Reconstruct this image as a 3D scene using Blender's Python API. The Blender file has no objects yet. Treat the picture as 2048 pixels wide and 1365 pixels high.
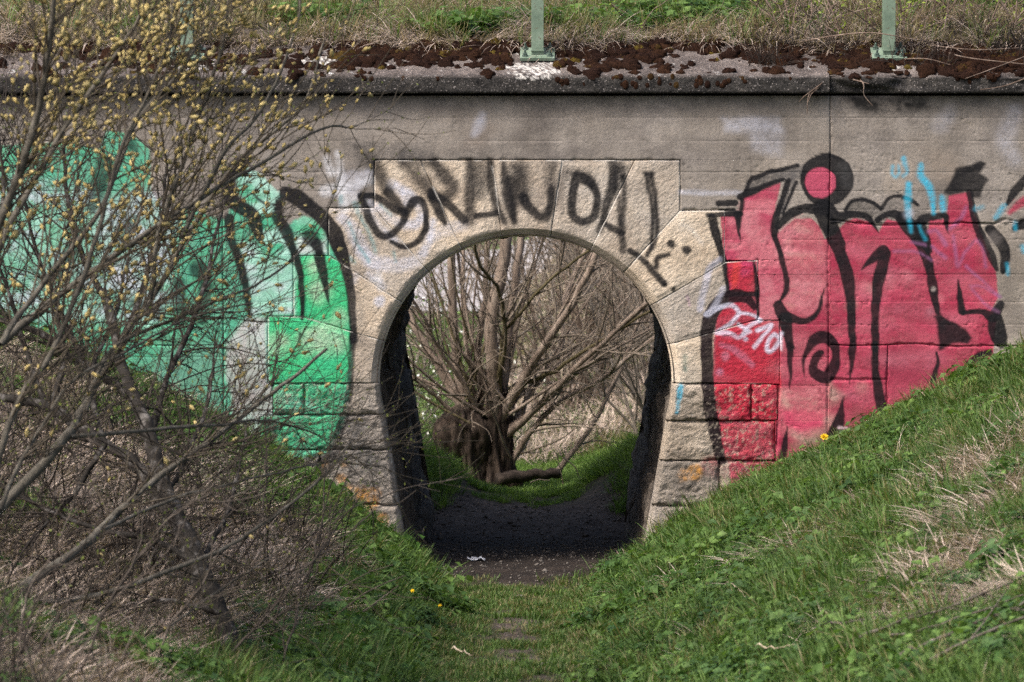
import bpy, math, random
import numpy as np
from mathutils import Vector, Matrix

# ------------------------------------------------------------------ camera, sky, sun, exposure
sc = bpy.context.scene
C = sc.collection
FPX = 7668.0                                   # focal length in photograph pixels (135 mm lens)
CAM = np.array([0.30, -25.5, 3.23])
AIM = np.array([0.0, 0.0, 1.457])
cam_d = bpy.data.cameras.new('camera'); cam = bpy.data.objects.new('camera', cam_d); C.objects.link(cam)
cam.location = CAM
cam.rotation_euler = Vector(AIM - CAM).to_track_quat('-Z', 'Y').to_euler()
cam_d.sensor_width = 36.0; cam_d.lens = 36.0 * FPX / 2048.0
cam_d.clip_start = 0.5; cam_d.clip_end = 2000
cam_d.dof.use_dof = True; cam_d.dof.focus_distance = 25.5; cam_d.dof.aperture_fstop = 4.5
sc.camera = cam

SUN_EL, SUN_AZ = 52.0, 214.0                   # degrees; azimuth seen from above: 0 = +x, 90 = behind the wall, 180 = left, 270 = camera side
world = bpy.data.worlds.new('World'); sc.world = world; world.use_nodes = True
wn = world.node_tree.nodes; wl = world.node_tree.links
sky = wn.new('ShaderNodeTexSky'); sky.sky_type = 'NISHITA'; sky.sun_disc = False
sky.sun_elevation = math.radians(SUN_EL); sky.sun_rotation = math.radians(90.0 - SUN_AZ)
sky.air_density = 0.8; sky.dust_density = 6.0; sky.ozone_density = 0.3
wn['Background'].inputs['Strength'].default_value = 0.15
wl.new(sky.outputs[0], wn['Background'].inputs['Color'])
sun_d = bpy.data.lights.new('sun', 'SUN'); sun = bpy.data.objects.new('sun', sun_d); C.objects.link(sun)
sun_d.energy = 1.5; sun_d.angle = math.radians(11.0); sun_d.color = (1.0, 0.985, 0.965)
_s = Vector((math.cos(math.radians(SUN_EL)) * math.cos(math.radians(SUN_AZ)),
             math.cos(math.radians(SUN_EL)) * math.sin(math.radians(SUN_AZ)), math.sin(math.radians(SUN_EL))))
sun.rotation_euler = _s.to_track_quat('Z', 'Y').to_euler()
sun.location = _s * 40
sc.view_settings.view_transform = 'Standard'; sc.view_settings.look = 'None'
sc.view_settings.gamma = 1.0; sc.view_settings.use_curve_mapping = False
sc.view_settings.exposure = 1.0
sc.cycles.use_denoising = False
sc.cycles.max_bounces = 4; sc.cycles.diffuse_bounces = 2; sc.cycles.transparent_max_bounces = 4
sc.cycles.sample_clamp_indirect = 4.0

# ------------------------------------------------------------------ pixel -> place on a plane Y = const
_f = (AIM - CAM) / np.linalg.norm(AIM - CAM)
_r = np.cross(_f, [0, 0, 1]); _r /= np.linalg.norm(_r)
_u = np.cross(_r, _f)
def at(u, v, Y=0.0):
    u = np.asarray(u, float); v = np.asarray(v, float)
    d = _f + np.multiply.outer((u - 1024.0) / FPX, _r) + np.multiply.outer((682.5 - v) / FPX, _u)
    t = (Y - CAM[1]) / d[..., 1]
    return CAM + d * t[..., None]
def proj(P):
    q = np.asarray(P, float) - CAM
    z = q @ _f
    return 1024.0 + FPX * (q @ _r) / z, 682.5 - FPX * (q @ _u) / z, z

# ------------------------------------------------------------------ noise, helpers
rng = np.random.default_rng(7)
random.seed(7)
def _hash(ix, iy, s):
    n = (ix.astype(np.int64) * 374761393 + iy.astype(np.int64) * 668265263 + s * 982451653) & 0x7fffffff
    n = ((n ^ (n >> 13)) * 1274126177) & 0x7fffffff
    n = (n ^ (n >> 16)) & 0xffff
    return n / 65535.0
def vnoise(x, y, s=0):
    ix = np.floor(x); iy = np.floor(y); fx = x - ix; fy = y - iy
    fx = fx * fx * (3 - 2 * fx); fy = fy * fy * (3 - 2 * fy)
    a = _hash(ix, iy, s); b = _hash(ix + 1, iy, s); c = _hash(ix, iy + 1, s); d = _hash(ix + 1, iy + 1, s)
    return (a * (1 - fx) + b * fx) * (1 - fy) + (c * (1 - fx) + d * fx) * fy
def fbm(x, y, o=4, s=0):
    t = 0; a = 0.5; n = 0
    for i in range(o):
        t = t + a * vnoise(x * 2 ** i + 17.3 * i, y * 2 ** i - 9.1 * i, s + i); n += a; a *= 0.5
    return t / n
def sstep(a, b, x):
    t = np.clip((x - a) / (b - a), 0, 1); return t * t * (3 - 2 * t)
def s2l(r, g, b):
    return tuple(((c / 255.0) / 12.92 if c / 255.0 <= 0.04045 else ((c / 255.0 + 0.055) / 1.055) ** 2.4) for c in (r, g, b))

def mesh(name, verts, faces, mat=None, smooth=True):
    me = bpy.data.meshes.new(name)
    verts = np.ascontiguousarray(np.asarray(verts, np.float32).reshape(-1, 3))
    if isinstance(faces, np.ndarray):
        k = faces.shape[1]; nf = len(faces)
        me.vertices.add(len(verts)); me.vertices.foreach_set('co', verts.ravel())
        me.loops.add(nf * k); me.loops.foreach_set('vertex_index', np.ascontiguousarray(faces, np.int32).ravel())
        me.polygons.add(nf); me.polygons.foreach_set('loop_start', np.arange(0, nf * k, k, dtype=np.int32))
        me.update(calc_edges=True)
    else:
        me.from_pydata([tuple(v) for v in verts.tolist()], [], faces); me.update()
    if smooth: me.polygons.foreach_set('use_smooth', np.ones(len(me.polygons), bool))
    if mat: me.materials.append(mat)
    return me
def obj(name, me, parent=None, **props):
    o = bpy.data.objects.new(name, me); C.objects.link(o)
    if parent: o.parent = parent
    for k, v in props.items(): o[k] = v
    return o
def empty(name, loc, label, cat, group=None):
    o = bpy.data.objects.new(name, None); C.objects.link(o); o.location = loc
    o['label'] = label; o['category'] = cat
    if group: o['group'] = group
    o.empty_display_size = 0.1
    return o
def fattr(me, name, vals):
    a = me.attributes.new(name, 'FLOAT', 'POINT'); a.data.foreach_set('value', np.asarray(vals, np.float32).ravel())
def cattr(me, name, vals):
    a = me.color_attributes.new(name, 'FLOAT_COLOR', 'POINT'); a.data.foreach_set('color', np.asarray(vals, np.float32).ravel())
def gridfaces(nu, nv, off=0):
    i = np.arange(nu - 1)[:, None]; j = np.arange(nv - 1)[None, :]
    a = (i * nv + j).ravel() + off
    return np.stack([a, a + nv, a + nv + 1, a + 1], 1)
def box(cx, cy, cz, sx, sy, sz):
    v = np.array([[x, y, z] for x in (-.5, .5) for y in (-.5, .5) for z in (-.5, .5)]) * [sx, sy, sz] + [cx, cy, cz]
    f = np.array([[0, 1, 3, 2], [4, 6, 7, 5], [0, 4, 5, 1], [2, 3, 7, 6], [0, 2, 6, 4], [1, 5, 7, 3]])
    return v, f
def merge(parts):
    V, F, o = [], [], 0
    for v, f in parts:
        V.append(v); F.append(np.asarray(f) + o); o += len(v)
    return np.concatenate(V), np.concatenate(F)

# ------------------------------------------------------------------ materials
def newmat(name):
    m = bpy.data.materials.new(name); m.use_nodes = True
    nt = m.node_tree; b = nt.nodes['Principled BSDF']
    b.inputs['Roughness'].default_value = 0.9
    b.inputs['Specular IOR Level'].default_value = 0.2
    return m, nt, b
def N(nt, t, **kw):
    n = nt.nodes.new(t)
    for k, v in kw.items():
        if k.startswith('i_'):
            key = k[2:]; key = int(key) if key.isdigit() else key.replace('_', ' ')
            n.inputs[key].default_value = v
        else: setattr(n, k, v)
    return n
def noise(nt, vec, scale, detail=4.0, rough=0.55):
    n = N(nt, 'ShaderNodeTexNoise'); n.inputs['Scale'].default_value = scale
    n.inputs['Detail'].default_value = detail; n.inputs['Roughness'].default_value = rough
    if vec is not None: nt.links.new(vec, n.inputs['Vector'])
    return n.outputs['Fac']
def ramp(nt, fac, stops):
    n = N(nt, 'ShaderNodeValToRGB'); e = n.color_ramp.elements
    while len(e) > 1: e.remove(e[0])
    for i, (p, c) in enumerate(stops):
        q = e[0] if i == 0 else e.new(p)
        q.position = p
        q.color = (c, c, c, 1) if isinstance(c, (int, float)) else (*c, 1)
    nt.links.new(fac, n.inputs[0]); return n.outputs[0]
def mix(nt, fac, a, b, bt='MIX'):
    n = N(nt, 'ShaderNodeMix', data_type='RGBA', blend_type=bt)
    for s, v in ((0, fac), (6, a), (7, b)):
        if hasattr(v, 'is_linked'): nt.links.new(v, n.inputs[s])
        else: n.inputs[s].default_value = v if s == 0 else ((*v, 1) if len(v) == 3 else v)
    return n.outputs[2]
def mth(nt, op, a, b=None, c=None):
    n = N(nt, 'ShaderNodeMath', operation=op)
    for i, v in enumerate((a, b, c)):
        if v is None: continue
        if hasattr(v, 'is_linked'): nt.links.new(v, n.inputs[i])
        else: n.inputs[i].default_value = v
    return n.outputs[0]
def bump(nt, b, h, strength=0.4, dist=0.01):
    n = N(nt, 'ShaderNodeBump'); n.inputs['Strength'].default_value = strength; n.inputs['Distance'].default_value = dist
    nt.links.new(h, n.inputs['Height']); nt.links.new(n.outputs[0], b.inputs['Normal'])
def coords(nt, scale=None, out='Object'):
    t = N(nt, 'ShaderNodeTexCoord').outputs[out]
    if scale:
        m = N(nt, 'ShaderNodeMapping'); m.inputs['Scale'].default_value = scale
        nt.links.new(t, m.inputs['Vector']); t = m.outputs[0]
    return t
def rnd(nt):
    return N(nt, 'ShaderNodeObjectInfo').outputs['Random']
def attr(nt, name, out='Fac', kind='GEOMETRY'):
    n = N(nt, 'ShaderNodeAttribute', attribute_name=name); n.attribute_type = kind
    return n.outputs[out]

def wall_mat(name, stops, grain=(0.75, 1.15), bstr=0.5, bscale=140, wear=0.25, streak=0.0, lich=0.0):
    m, nt, b = newmat(name); L = nt.links
    oc = coords(nt)
    big = noise(nt, oc, 2.3, 6, 0.6)
    col = ramp(nt, big, stops)
    if streak:
        col = mix(nt, 1.0, col, ramp(nt, noise(nt, coords(nt, (.8, 1, 1.6)), 1.7, 7, 0.68), [(0.34, (0.66, 0.66, 0.68)), (0.5, (0.98, 0.98, 0.98)), (0.66, (1.12, 1.10, 1.07))]), 'MULTIPLY')
        sv = coords(nt, (5.0, 5.0, 0.7))
        col = mix(nt, streak, col, ramp(nt, noise(nt, sv, 1.6, 5, 0.65), [(0.3, 0.35), (0.62, 1.1)]), 'MULTIPLY')
    fine = noise(nt, oc, 75, 3, 0.7)
    col = mix(nt, 1.0, col, ramp(nt, fine, [(0.25, grain[0]), (0.75, grain[1])]), 'MULTIPLY')
    r = rnd(nt)
    col = mix(nt, 1.0, col, ramp(nt, r, [(0.0, (0.76, 0.77, 0.80)), (0.5, (0.98, 0.95, 0.92)), (1.0, (1.12, 1.08, 1.02))]), 'MULTIPLY')
    if lich:
        lf = ramp(nt, noise(nt, oc, 16, 6, 0.75), [(0.60, 0.0), (0.66, 1.0)])
        col = mix(nt, mth(nt, 'MULTIPLY', lf, lich), col, (0.42, 0.42, 0.40))
        df = ramp(nt, noise(nt, oc, 6, 6, 0.75), [(0.5, 0.0), (0.62, 1.0)])
        col = mix(nt, mth(nt, 'MULTIPLY', df, 0.55 * lich), col, (0.05, 0.05, 0.05))
    pc = attr(nt, 'paint', 'Color'); pa = attr(nt, 'paint', 'Alpha')
    n2 = noise(nt, oc, 170, 2, 0.6)
    q = mth(nt, 'MULTIPLY', mth(nt, 'MULTIPLY', pa, mth(nt, 'SUBTRACT', 1.0, pa)), 5.0)
    fac = mth(nt, 'ADD', pa, mth(nt, 'MULTIPLY', q, mth(nt, 'SUBTRACT', n2, 0.5)))
    wn_ = ramp(nt, noise(nt, oc, 38, 5, 0.75), [(0.60 - wear * 0.3, 1.0), (0.72 - wear * 0.25, 1.0 - 2.6 * wear if wear < 0.38 else 0.0)])
    fac = mth(nt, 'MULTIPLY', fac, wn_)
    cl = N(nt, 'ShaderNodeClamp'); L.new(fac, cl.inputs[0])
    pcol = mix(nt, 1.0, pc, ramp(nt, fine, [(0.25, 0.78), (0.75, 1.12)]), 'MULTIPLY')
    col = mix(nt, cl.outputs[0], col, pcol)
    L.new(col, b.inputs['Base Color'])
    hb = mth(nt, 'ADD', noise(nt, oc, bscale, 4, 0.7), mth(nt, 'MULTIPLY', noise(nt, oc, bscale * 0.25, 3, 0.6), 1.2))
    bump(nt, b, hb, bstr, 0.012)
    return m
# ------------------------------------------------------------------ spray paint: strokes and fills laid out on the wall plane
def seg_sd(P, pts):
    """distance to a polyline with a half-width at each point"""
    d = np.full(len(P), 1e9)
    for (x0, y0, w0), (x1, y1, w1) in zip(pts[:-1], pts[1:]):
        ex, ey = x1 - x0, y1 - y0; L = ex * ex + ey * ey + 1e-9
        t = np.clip(((P[:, 0] - x0) * ex + (P[:, 1] - y0) * ey) / L, 0, 1)
        q = np.hypot(P[:, 0] - x0 - t * ex, P[:, 1] - y0 - t * ey) - (w0 + (w1 - w0) * t)
        d = np.minimum(d, q)
    return d
def line_d(P, pts):
    return seg_sd(P, [(x, y, 0.0) for x, y in pts])
def poly_sd(P, poly):
    d = line_d(P, list(poly) + [poly[0]])
    ins = np.zeros(len(P), bool); n = len(poly)
    for i in range(n):
        x0, y0 = poly[i]; x1, y1 = poly[(i + 1) % n]
        if y0 == y1: continue
        c = ((y0 > P[:, 1]) != (y1 > P[:, 1])) & (P[:, 0] < (x1 - x0) * (P[:, 1] - y0) / (y1 - y0) + x0)
        ins ^= c
    return np.where(ins, -d, d)
def smooth_pts(pts, n=5):
    """Catmull-Rom through the points so that hand strokes are round"""
    p = np.array(pts, float)
    if len(p) < 3: return [tuple(q) for q in p]
    q = np.vstack([2 * p[0] - p[1], p, 2 * p[-1] - p[-2]]); out = []
    for i in range(1, len(q) - 2):
        for k in range(n):
            t = k / n
            out.append(0.5 * (2 * q[i] + (q[i + 1] - q[i - 1]) * t + (2 * q[i - 1] - 5 * q[i] + 4 * q[i + 1] - q[i + 2]) * t * t
                              + (3 * q[i] - q[i - 1] - 3 * q[i + 1] + q[i + 2]) * t ** 3))
    out.append(q[-2]); out = np.array(out)
    if out.shape[1] > 2: out[:, 2] = np.maximum(out[:, 2], 0.3)
    return [tuple(o) for o in out]
LAY = []
K = dict(o=(0, 0, 1.0), a=(1380, 300, 3.4125), b=(1648, 300, 3.4125), c=(1380, 580, 3.4125), d=(1648, 560, 3.4125),
         e=(430, 300, 3.4125), f=(430, 600, 3.4125), g=(100, 260, 3.4125), h=(680, 290, 4.549), i=(1030, 290, 4.015))
def S(k, pts, col, al=1.0, soft=4.0, patch=0.0, w=None):
    ox, oy, s = K[k]
    q = [(ox + p[0] / s, oy + p[1] / s, (p[2] if len(p) > 2 else w) / s) for p in pts]
    LAY.append(('s', smooth_pts(q) if len(q) > 2 else q, col, al, soft, patch, None))
def G(k, pts, col, al=1.0, soft=4.0, patch=0.0, col2=None):
    ox, oy, s = K[k]
    LAY.append(('p', [(ox + x / s, oy + y / s) for x, y in pts], col, al, soft, patch, col2))
def D(k, x, y, r, col, al=1.0, soft=4.0, patch=0.0):
    S(k, [(x, y, r), (x + 0.5, y, r)], col, al, soft, patch)

BLK = (0.008, 0.008, 0.010); BLK2 = (0.012, 0.006, 0.009); RED = (0.41, 0.024, 0.046); CRIM = (0.32, 0.024, 0.060); PINK = (0.56, 0.20, 0.23)
GRN = (0.045, 0.47, 0.19); GRN2 = (0.09, 0.43, 0.25); MINT = (0.40, 0.68, 0.57); LIL = (0.55, 0.56, 0.64); WHT = (0.62, 0.62, 0.64)
CYA = (0.02, 0.42, 0.62); TEAL = (0.10, 0.33, 0.36); PURP = (0.30, 0.13, 0.27)
# dark band along the top edge, then dirt and old smears on the concrete
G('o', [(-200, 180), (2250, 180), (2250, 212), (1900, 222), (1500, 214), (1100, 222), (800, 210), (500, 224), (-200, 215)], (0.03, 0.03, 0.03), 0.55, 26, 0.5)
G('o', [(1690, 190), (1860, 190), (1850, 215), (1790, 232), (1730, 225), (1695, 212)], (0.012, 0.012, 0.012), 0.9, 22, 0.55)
G('o', [(960, 250), (990, 255), (960, 300), (925, 290), (945, 262)], (0.09, 0.06, 0.045), 0.5, 24, 0.4)
S('o', [(965, 232, 6), (958, 250, 10), (948, 268, 5)], LIL, 0.6, 12, 0.4)
G('o', [(1445, 238), (1560, 236), (1562, 262), (1450, 262)], LIL, 0.45, 14, 0.6)
G('o', [(1500, 262), (1565, 262), (1560, 310), (1510, 300)], LIL, 0.35, 20, 0.6)
S('o', [(1362, 384, 4), (1420, 386, 4), (1480, 385, 3)], LIL, 0.55, 7, 0.3)
S('o', [(1880, 250, 14), (1900, 225, 10)], LIL, 0.25, 20, 0.4)
S('o', [(2030, 225, 12), (2010, 280, 14), (2030, 320, 10)], LIL, 0.3, 22, 0.4)
G('o', [(700, 285), (800, 290), (860, 320), (745, 320), (715, 340)], (0.03, 0.03, 0.035), 0.65, 34, 0.6)
S('o', [(800, 300, 12), (900, 306, 12), (1000, 300, 8)], (0.05, 0.05, 0.05), 0.4, 30, 0.5)
S('o', [(716, 297, 7), (735, 320, 12), (760, 345, 14)], BLK, 0.6, 12, 0.4)
# pale buffed circles by the i and the blue scribble
D('b', 520, 150, 95, (0.34, 0.29, 0.24), 0.75, 10, 0.35); D('b', 470, 230, 70, (0.34, 0.29, 0.24), 0.7, 12, 0.4)
D('b', 820, 120, 100, (0.30, 0.24, 0.19), 0.45, 26, 0.4)
# ---- red piece, fills
G('o', [(1440, 433), (1470, 431), (1478, 480), (1486, 398), (1562, 366), (1546, 430), (1545, 470), (1556, 465), (1590, 440), (1620, 438),
        (1640, 455), (1650, 480), (1672, 470), (1690, 445), (1712, 437), (1738, 445), (1757, 462), (1775, 440), (1797, 445), (1822, 475), (1858, 510),
        (1858, 438), (1893, 440), (1897, 392), (1940, 384), (1948, 430), (1975, 500), (1992, 545), (1996, 595), (1985, 615), (1992, 640), (1984, 720),
        (1960, 800), (1800, 930), (1660, 960), (1600, 990), (1470, 1010), (1455, 918), (1445, 900), (1432, 840), (1426, 770), (1427, 690), (1432, 640),
        (1458, 605), (1458, 585), (1451, 520)], CRIM, 0.97, 3, 0.12, (0.42, 0.050, 0.095))
G('a', [(255, 455), (300, 440), (330, 500), (360, 340), (600, 240), (560, 470), (580, 600), (640, 800), (660, 900), (610, 1030), (610, 1150), (480, 1150), (465, 750), (250, 745)],
  (0.46, 0.075, 0.13), 0.75, 10, 0.5, PINK)
G('a', [(600, 560), (720, 480), (800, 480), (890, 560), (930, 700), (930, 950), (880, 1080), (800, 1140), (700, 1110), (640, 1040), (680, 880), (640, 700)], PINK, 0.75, 14, 0.75, (0.50, 0.26, 0.24))
G('a', [(250, 755), (440, 755), (440, 980), (265, 980)], RED, 0.95, 3, 0.1, (0.40, 0.04, 0.10))
S('a', [(320, 780, 26), (300, 960, 20)], (0.52, 0.05, 0.04), 0.7, 6, 0.3)
G('c', [(180, 300), (180, 200), (230, 110), (330, 80), (410, 110), (460, 200), (600, 210), (625, 640), (590, 900), (580, 1160), (245, 1160), (190, 900), (165, 650)], RED, 0.97, 4, 0.06, (0.40, 0.05, 0.075))
G('c', [(215, 900), (560, 900), (580, 1160), (260, 1160)], (0.36, 0.11, 0.13), 0.55, 20, 0.7)
G('c', [(620, 680), (930, 650), (940, 1000), (800, 1080), (640, 960)], (0.56, 0.20, 0.22), 0.85, 16, 0.85, (0.50, 0.32, 0.27))
G('c', [(640, 820), (920, 840), (900, 940), (760, 950), (650, 940)], (0.55, 0.02, 0.10), 0.7, 14, 0.4)
G('c', [(690, 1060), (940, 930), (950, 1150), (760, 1170)], (0.22, 0.19, 0.13), 0.65, 22, 0.5)
S('c', [(740, 1150, 16), (830, 1140, 18), (900, 1130, 8)], (0.30, 0.16, 0.03), 0.6, 14, 0.4)
G('c', [(950, 620), (1000, 680), (1050, 720), (1000, 780), (950, 800)], (0.36, 0.25, 0.21), 0.8, 14, 0.6)
G('d', [(380, 470), (770, 470), (760, 640), (480, 800), (440, 640)], (0.28, 0.045, 0.075), 0.6, 16, 0.4)
G('d', [(220, 900), (400, 950), (300, 1130), (40, 1130)], (0.18, 0.10, 0.08), 0.55, 30, 0.5)
for (x, y, r, c) in ((190, 60, 30, PINK), (190, 175, 32, (0.36, 0.26, 0.22)), (280, 45, 36, PINK), (330, 60, 26, (0.40, 0.24, 0.22)), (440, 15, 45, PINK), (560, -20, 40, PINK), (350, 230, 22, PINK),
                     (730, 225, 28, (0.34, 0.18, 0.22)), (260, 740, 30, (0.36, 0.24, 0.20)), (60, 960, 40, (0.36, 0.26, 0.22)), (790, 120, 20, PINK)):
    D('d', x, y, r, c, 0.6, 16, 0.55)
D('a', 887, 222, 104, (0.40, 0.06, 0.11), 1, 5)
for (x_, y_, w_, h_) in ((1560, 505, 34, 12), (1600, 560, 44, 16), (1620, 600, 30, 9), (1590, 470, 30, 10), (1520, 470, 30, 20), (1500, 440, 22, 24), (1530, 580, 26, 40), (1550, 640, 40, 14), (1590, 690, 40, 20), (1560, 740, 24, 10), (1620, 730, 30, 12), (1720, 500, 40, 14), (1760, 540, 36, 10), (1800, 560, 46, 12), (1730, 590, 40, 10), (1820, 620, 60, 12), (1740, 650, 50, 10), (1850, 520, 40, 14), (1900, 470, 30, 16), (1930, 560, 40, 12), (1900, 640, 50, 12), (1840, 720, 70, 16), (1720, 790, 40, 14), (1760, 720, 36, 10)):
    G('o', [(x_ - w_, y_), (x_ - w_ * .4, y_ - h_), (x_ + w_ * .5, y_ - h_ * .8), (x_ + w_, y_ + h_ * .1), (x_ + w_ * .3, y_ + h_), (x_ - w_ * .6, y_ + h_ * .7)], (0.52, 0.22, 0.24) if x_ < 1660 else (0.42, 0.13, 0.17), 0.55, 22, 0.75)
S('c', [(150, 1200, 60), (300, 1230, 60), (560, 1230, 50)], (0.22, 0.04, 0.05), 0.75, 18, 0.75)
# ---- red piece, black outlines
GREY = (0.05, 0.05, 0.055)
G('a', [(400, 215), (560, 150), (780, 105), (800, 160), (700, 215), (620, 205), (360, 330)], GREY, 0.72, 8, 0.35)
G('a', [(700, 200), (740, 230), (640, 430), (600, 500), (590, 430), (640, 240)], GREY, 0.62, 8, 0.3)
G('a', [(1060, 420), (1110, 350), (1180, 332), (1260, 365), (1310, 420), (1240, 470), (1150, 430)], (0.06, 0.055, 0.05), 0.7, 8, 0.75)
G('b', [(400, 420), (430, 345), (510, 312), (590, 340), (640, 385), (560, 430), (470, 420)], (0.06, 0.055, 0.05), 0.65, 10, 0.75)
D('a', 932, 202, 181, BLK, 0.985, 2.5, 0.05); S('a', [(1040, 130, 40), (1070, 230, 30)], (0.08, 0.08, 0.08), 0.5, 14, 0.6)
D('a', 887, 222, 102, (0.42, 0.07, 0.12), 1, 2.2)
for st in ([(150, 455, 28), (175, 560, 30), (212, 700, 26), (235, 790, 20), (250, 900, 14), (256, 985, 14)], [(195, 365, 20), (310, 362, 24)], [(200, 410, 8), (310, 410, 10)], [(120, 440, 14), (345, 437, 18)],
           [(325, 440, 26), (332, 540, 14), (342, 630, 1)], [(345, 318, 25), (480, 262, 20), (640, 200, 14)], [(430, 195, 18), (560, 148, 16), (740, 112, 12)], [(412, 210, 14), (372, 300, 14)],
           [(360, 340, 14), (345, 440, 10)], [(675, 212, 20), (618, 370, 20), (580, 470, 24), (575, 545, 26), (580, 600, 20), (608, 690, 18), (648, 820, 19), (662, 900, 19), (652, 970, 17), (612, 1035, 10)],
           [(725, 225, 12), (682, 320, 11), (630, 440, 9)], [(905, 375, 46), (900, 440, 52), (960, 535, 58), (1003, 640, 50), (1050, 780, 44), (1080, 900, 41), (1095, 1000, 35), (1105, 1150, 27), (1107, 1300, 24)],
           [(600, 515, 24), (690, 440, 34), (780, 400, 34), (880, 405, 42)], [(930, 400, 50), (1000, 460, 40), (1090, 442, 26), (1180, 446, 22), (1240, 490, 18), (1284, 562, 2)],
           [(1060, 412, 12), (1110, 350, 13), (1180, 335, 13), (1250, 360, 13), (1300, 410, 13)], [(605, 1062, 38), (640, 1130, 44), (720, 1160, 28), (790, 1163, 21), (850, 1130, 18), (890, 1060, 12), (920, 930, 2)],
           [(648, 1150, 44), (668, 1250, 34), (685, 1350, 27)], [(440, 765, 9), (453, 900, 15), (460, 990, 16)], [(250, 985, 18), (350, 985, 14), (455, 985, 18)], [(455, 990, 14), (470, 1150, 8), (482, 1190, 2)]):
    S('a', st, BLK, 0.985, 2.2, 0.05)
for st in ([(1107, 370, 25), (1103, 480, 19), (1090, 640, 1)], [(680, 380, 25), (687, 500, 18), (683, 600, 9), (680, 690, 1)],
           [(776, 590, 2), (774, 480, 12), (810, 400, 24), (860, 335, 44), (930, 325, 42), (985, 375, 34), (1000, 440, 26), (985, 520, 36), (940, 590, 42), (890, 590, 42), (845, 560, 34), (845, 510, 28), (868, 455, 30), (895, 432, 22)],
           [(632, 1150, 24), (650, 1040, 17), (663, 930, 1)], [(980, 1020, 55), (1018, 880, 34), (1048, 725, 2)],
           [(440, 125, 18), (400, 70, 30), (330, 42, 44), (240, 62, 46), (165, 130, 46), (122, 250, 46), (112, 370, 42), (115, 500, 42), (120, 650, 42), (135, 800, 42), (165, 950, 42), (200, 1130, 34), (218, 1175, 24)]):
    S('c', st, BLK2, 0.985, 2.2, 0.05)
for st in ([(250, 818, 4), (325, 750, 28), (395, 695, 38), (415, 710, 44), (395, 800, 42), (370, 900, 39), (356, 1000, 32), (350, 1150, 28), (345, 1365, 24)],
           [(540, 470, 50), (600, 550, 50), (665, 650, 42), (702, 750, 34), (735, 880, 32), (755, 1000, 28), (775, 1115, 16)], [(990, 290, 22), (1012, 400, 20), (1042, 520, 26), (1090, 620, 30), (1150, 740, 28), (1182, 820, 12)],
           [(1130, 540, 34), (1200, 620, 40), (1240, 720, 34), (1222, 830, 20)], [(670, 480, 36), (720, 460, 24), (825, 450, 20), (835, 500, 16), (850, 567, 1)], [(650, 520, 50), (690, 620, 40), (720, 690, 20)],
           [(395, 400, 13), (440, 340, 13), (510, 316, 13), (590, 342, 13), (640, 380, 8)], [(370, 480, 22), (440, 440, 24), (500, 448, 30), (560, 480, 40)], [(1400, 180, 26), (1300, 285, 30), (1250, 370, 12)], [(1400, 500, 44), (1300, 530, 18)]):
    S('b', st, BLK, 0.985, 2.2, 0.07)
S('b', [(1420, 330, 30), (1340, 370, 30), (1260, 430, 8)], CRIM, 0.9, 8, 0.2)
D('b', 1160, 610, 45, (0.16, 0.14, 0.13), 0.7, 14, 0.4)
G('b', [(815, 295), (860, 220), (900, 130), (1070, 78), (1105, 95), (1060, 160), (1115, 200), (1060, 320), (1010, 330), (990, 282), (860, 310)], BLK, 0.98, 6, 0.08)
for st in ([(345, 440, 24), (350, 600, 25), (370, 750, 33), (400, 900, 34), (430, 930, 30)], [(770, 500, 6), (772, 580, 14), (745, 690, 22)], [(915, 0, 5), (930, 100, 18), (945, 220, 27)],
           [(960, 222, 18), (1080, 218, 22), (1150, 250, 40), (1205, 170, 28)], [(1170, 280, 52), (1190, 380, 56), (1210, 430, 40)], [(985, 575, 25), (1060, 515, 22), (1130, 500, 18)]):
    S('d', st, BLK, 0.985, 2.4, 0.05)
G('d', [(752, 252), (790, 236), (960, 340), (1012, 392), (985, 432), (870, 440), (788, 490), (775, 300)], BLK, 0.985, 6, 0.04)
# old blue and lilac scribble over the right letters
for st, al in (([(580, 240, 20), (575, 320, 22), (570, 400, 18), (592, 560, 6)], .8), ([(660, 110, 16), (662, 180, 18), (710, 250, 24), (738, 350, 16), (745, 430, 8)], .85), ([(800, 330, 18), (815, 400, 20)], .75),
               ([(465, 110, 6), (465, 170, 6), (490, 188, 6), (515, 160, 6), (512, 105, 6)], .9), ([(548, 60, 13), (560, 110, 7), (572, 150, 6), (545, 182, 6)], .9), ([(1170, 460, 13), (1205, 420, 16), (1230, 380, 12)], .55),
               ([(1040, 400, 18), (1080, 390, 12)], .4), ([(1255, 850, 7), (1250, 780, 7)], .7), ([(650, 520, 8), (690, 610, 12)], .5), ([(1300, 500, 12), (1310, 540, 10)], .5), ([(1350, 660, 14), (1365, 690, 16)], .6)):
    S('b', st, CYA, al, 7, 0.35)
D('b', 575, 440, 26, LIL, 0.6, 12, 0.5)
for st in ([(740, 660, 9), (830, 740, 9)], [(880, 590, 9), (910, 790, 9), (960, 700, 8), (1040, 620, 9), (1090, 700, 8), (1105, 800, 9)], [(940, 440, 9), (970, 390, 9), (930, 470, 10), (860, 540, 9)], [(970, 800, 7), (1090, 900, 7), (1200, 1000, 7)],
           [(1000, 930, 6), (1090, 940, 6), (1200, 1000, 6)], [(1010, 950, 6), (1100, 1050, 6), (1190, 1110, 8)], [(720, 560, 12), (780, 560, 10), (830, 650, 14)], [(480, 690, 7), (640, 700, 7), (730, 750, 7)], [(590, 630, 6), (690, 650, 6)]):
    S('b', st, PURP, 0.55, 6, 0.3)
D('b', 747, 950, 14, (0.3, 0.26, 0.24), 0.8, 4)
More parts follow.
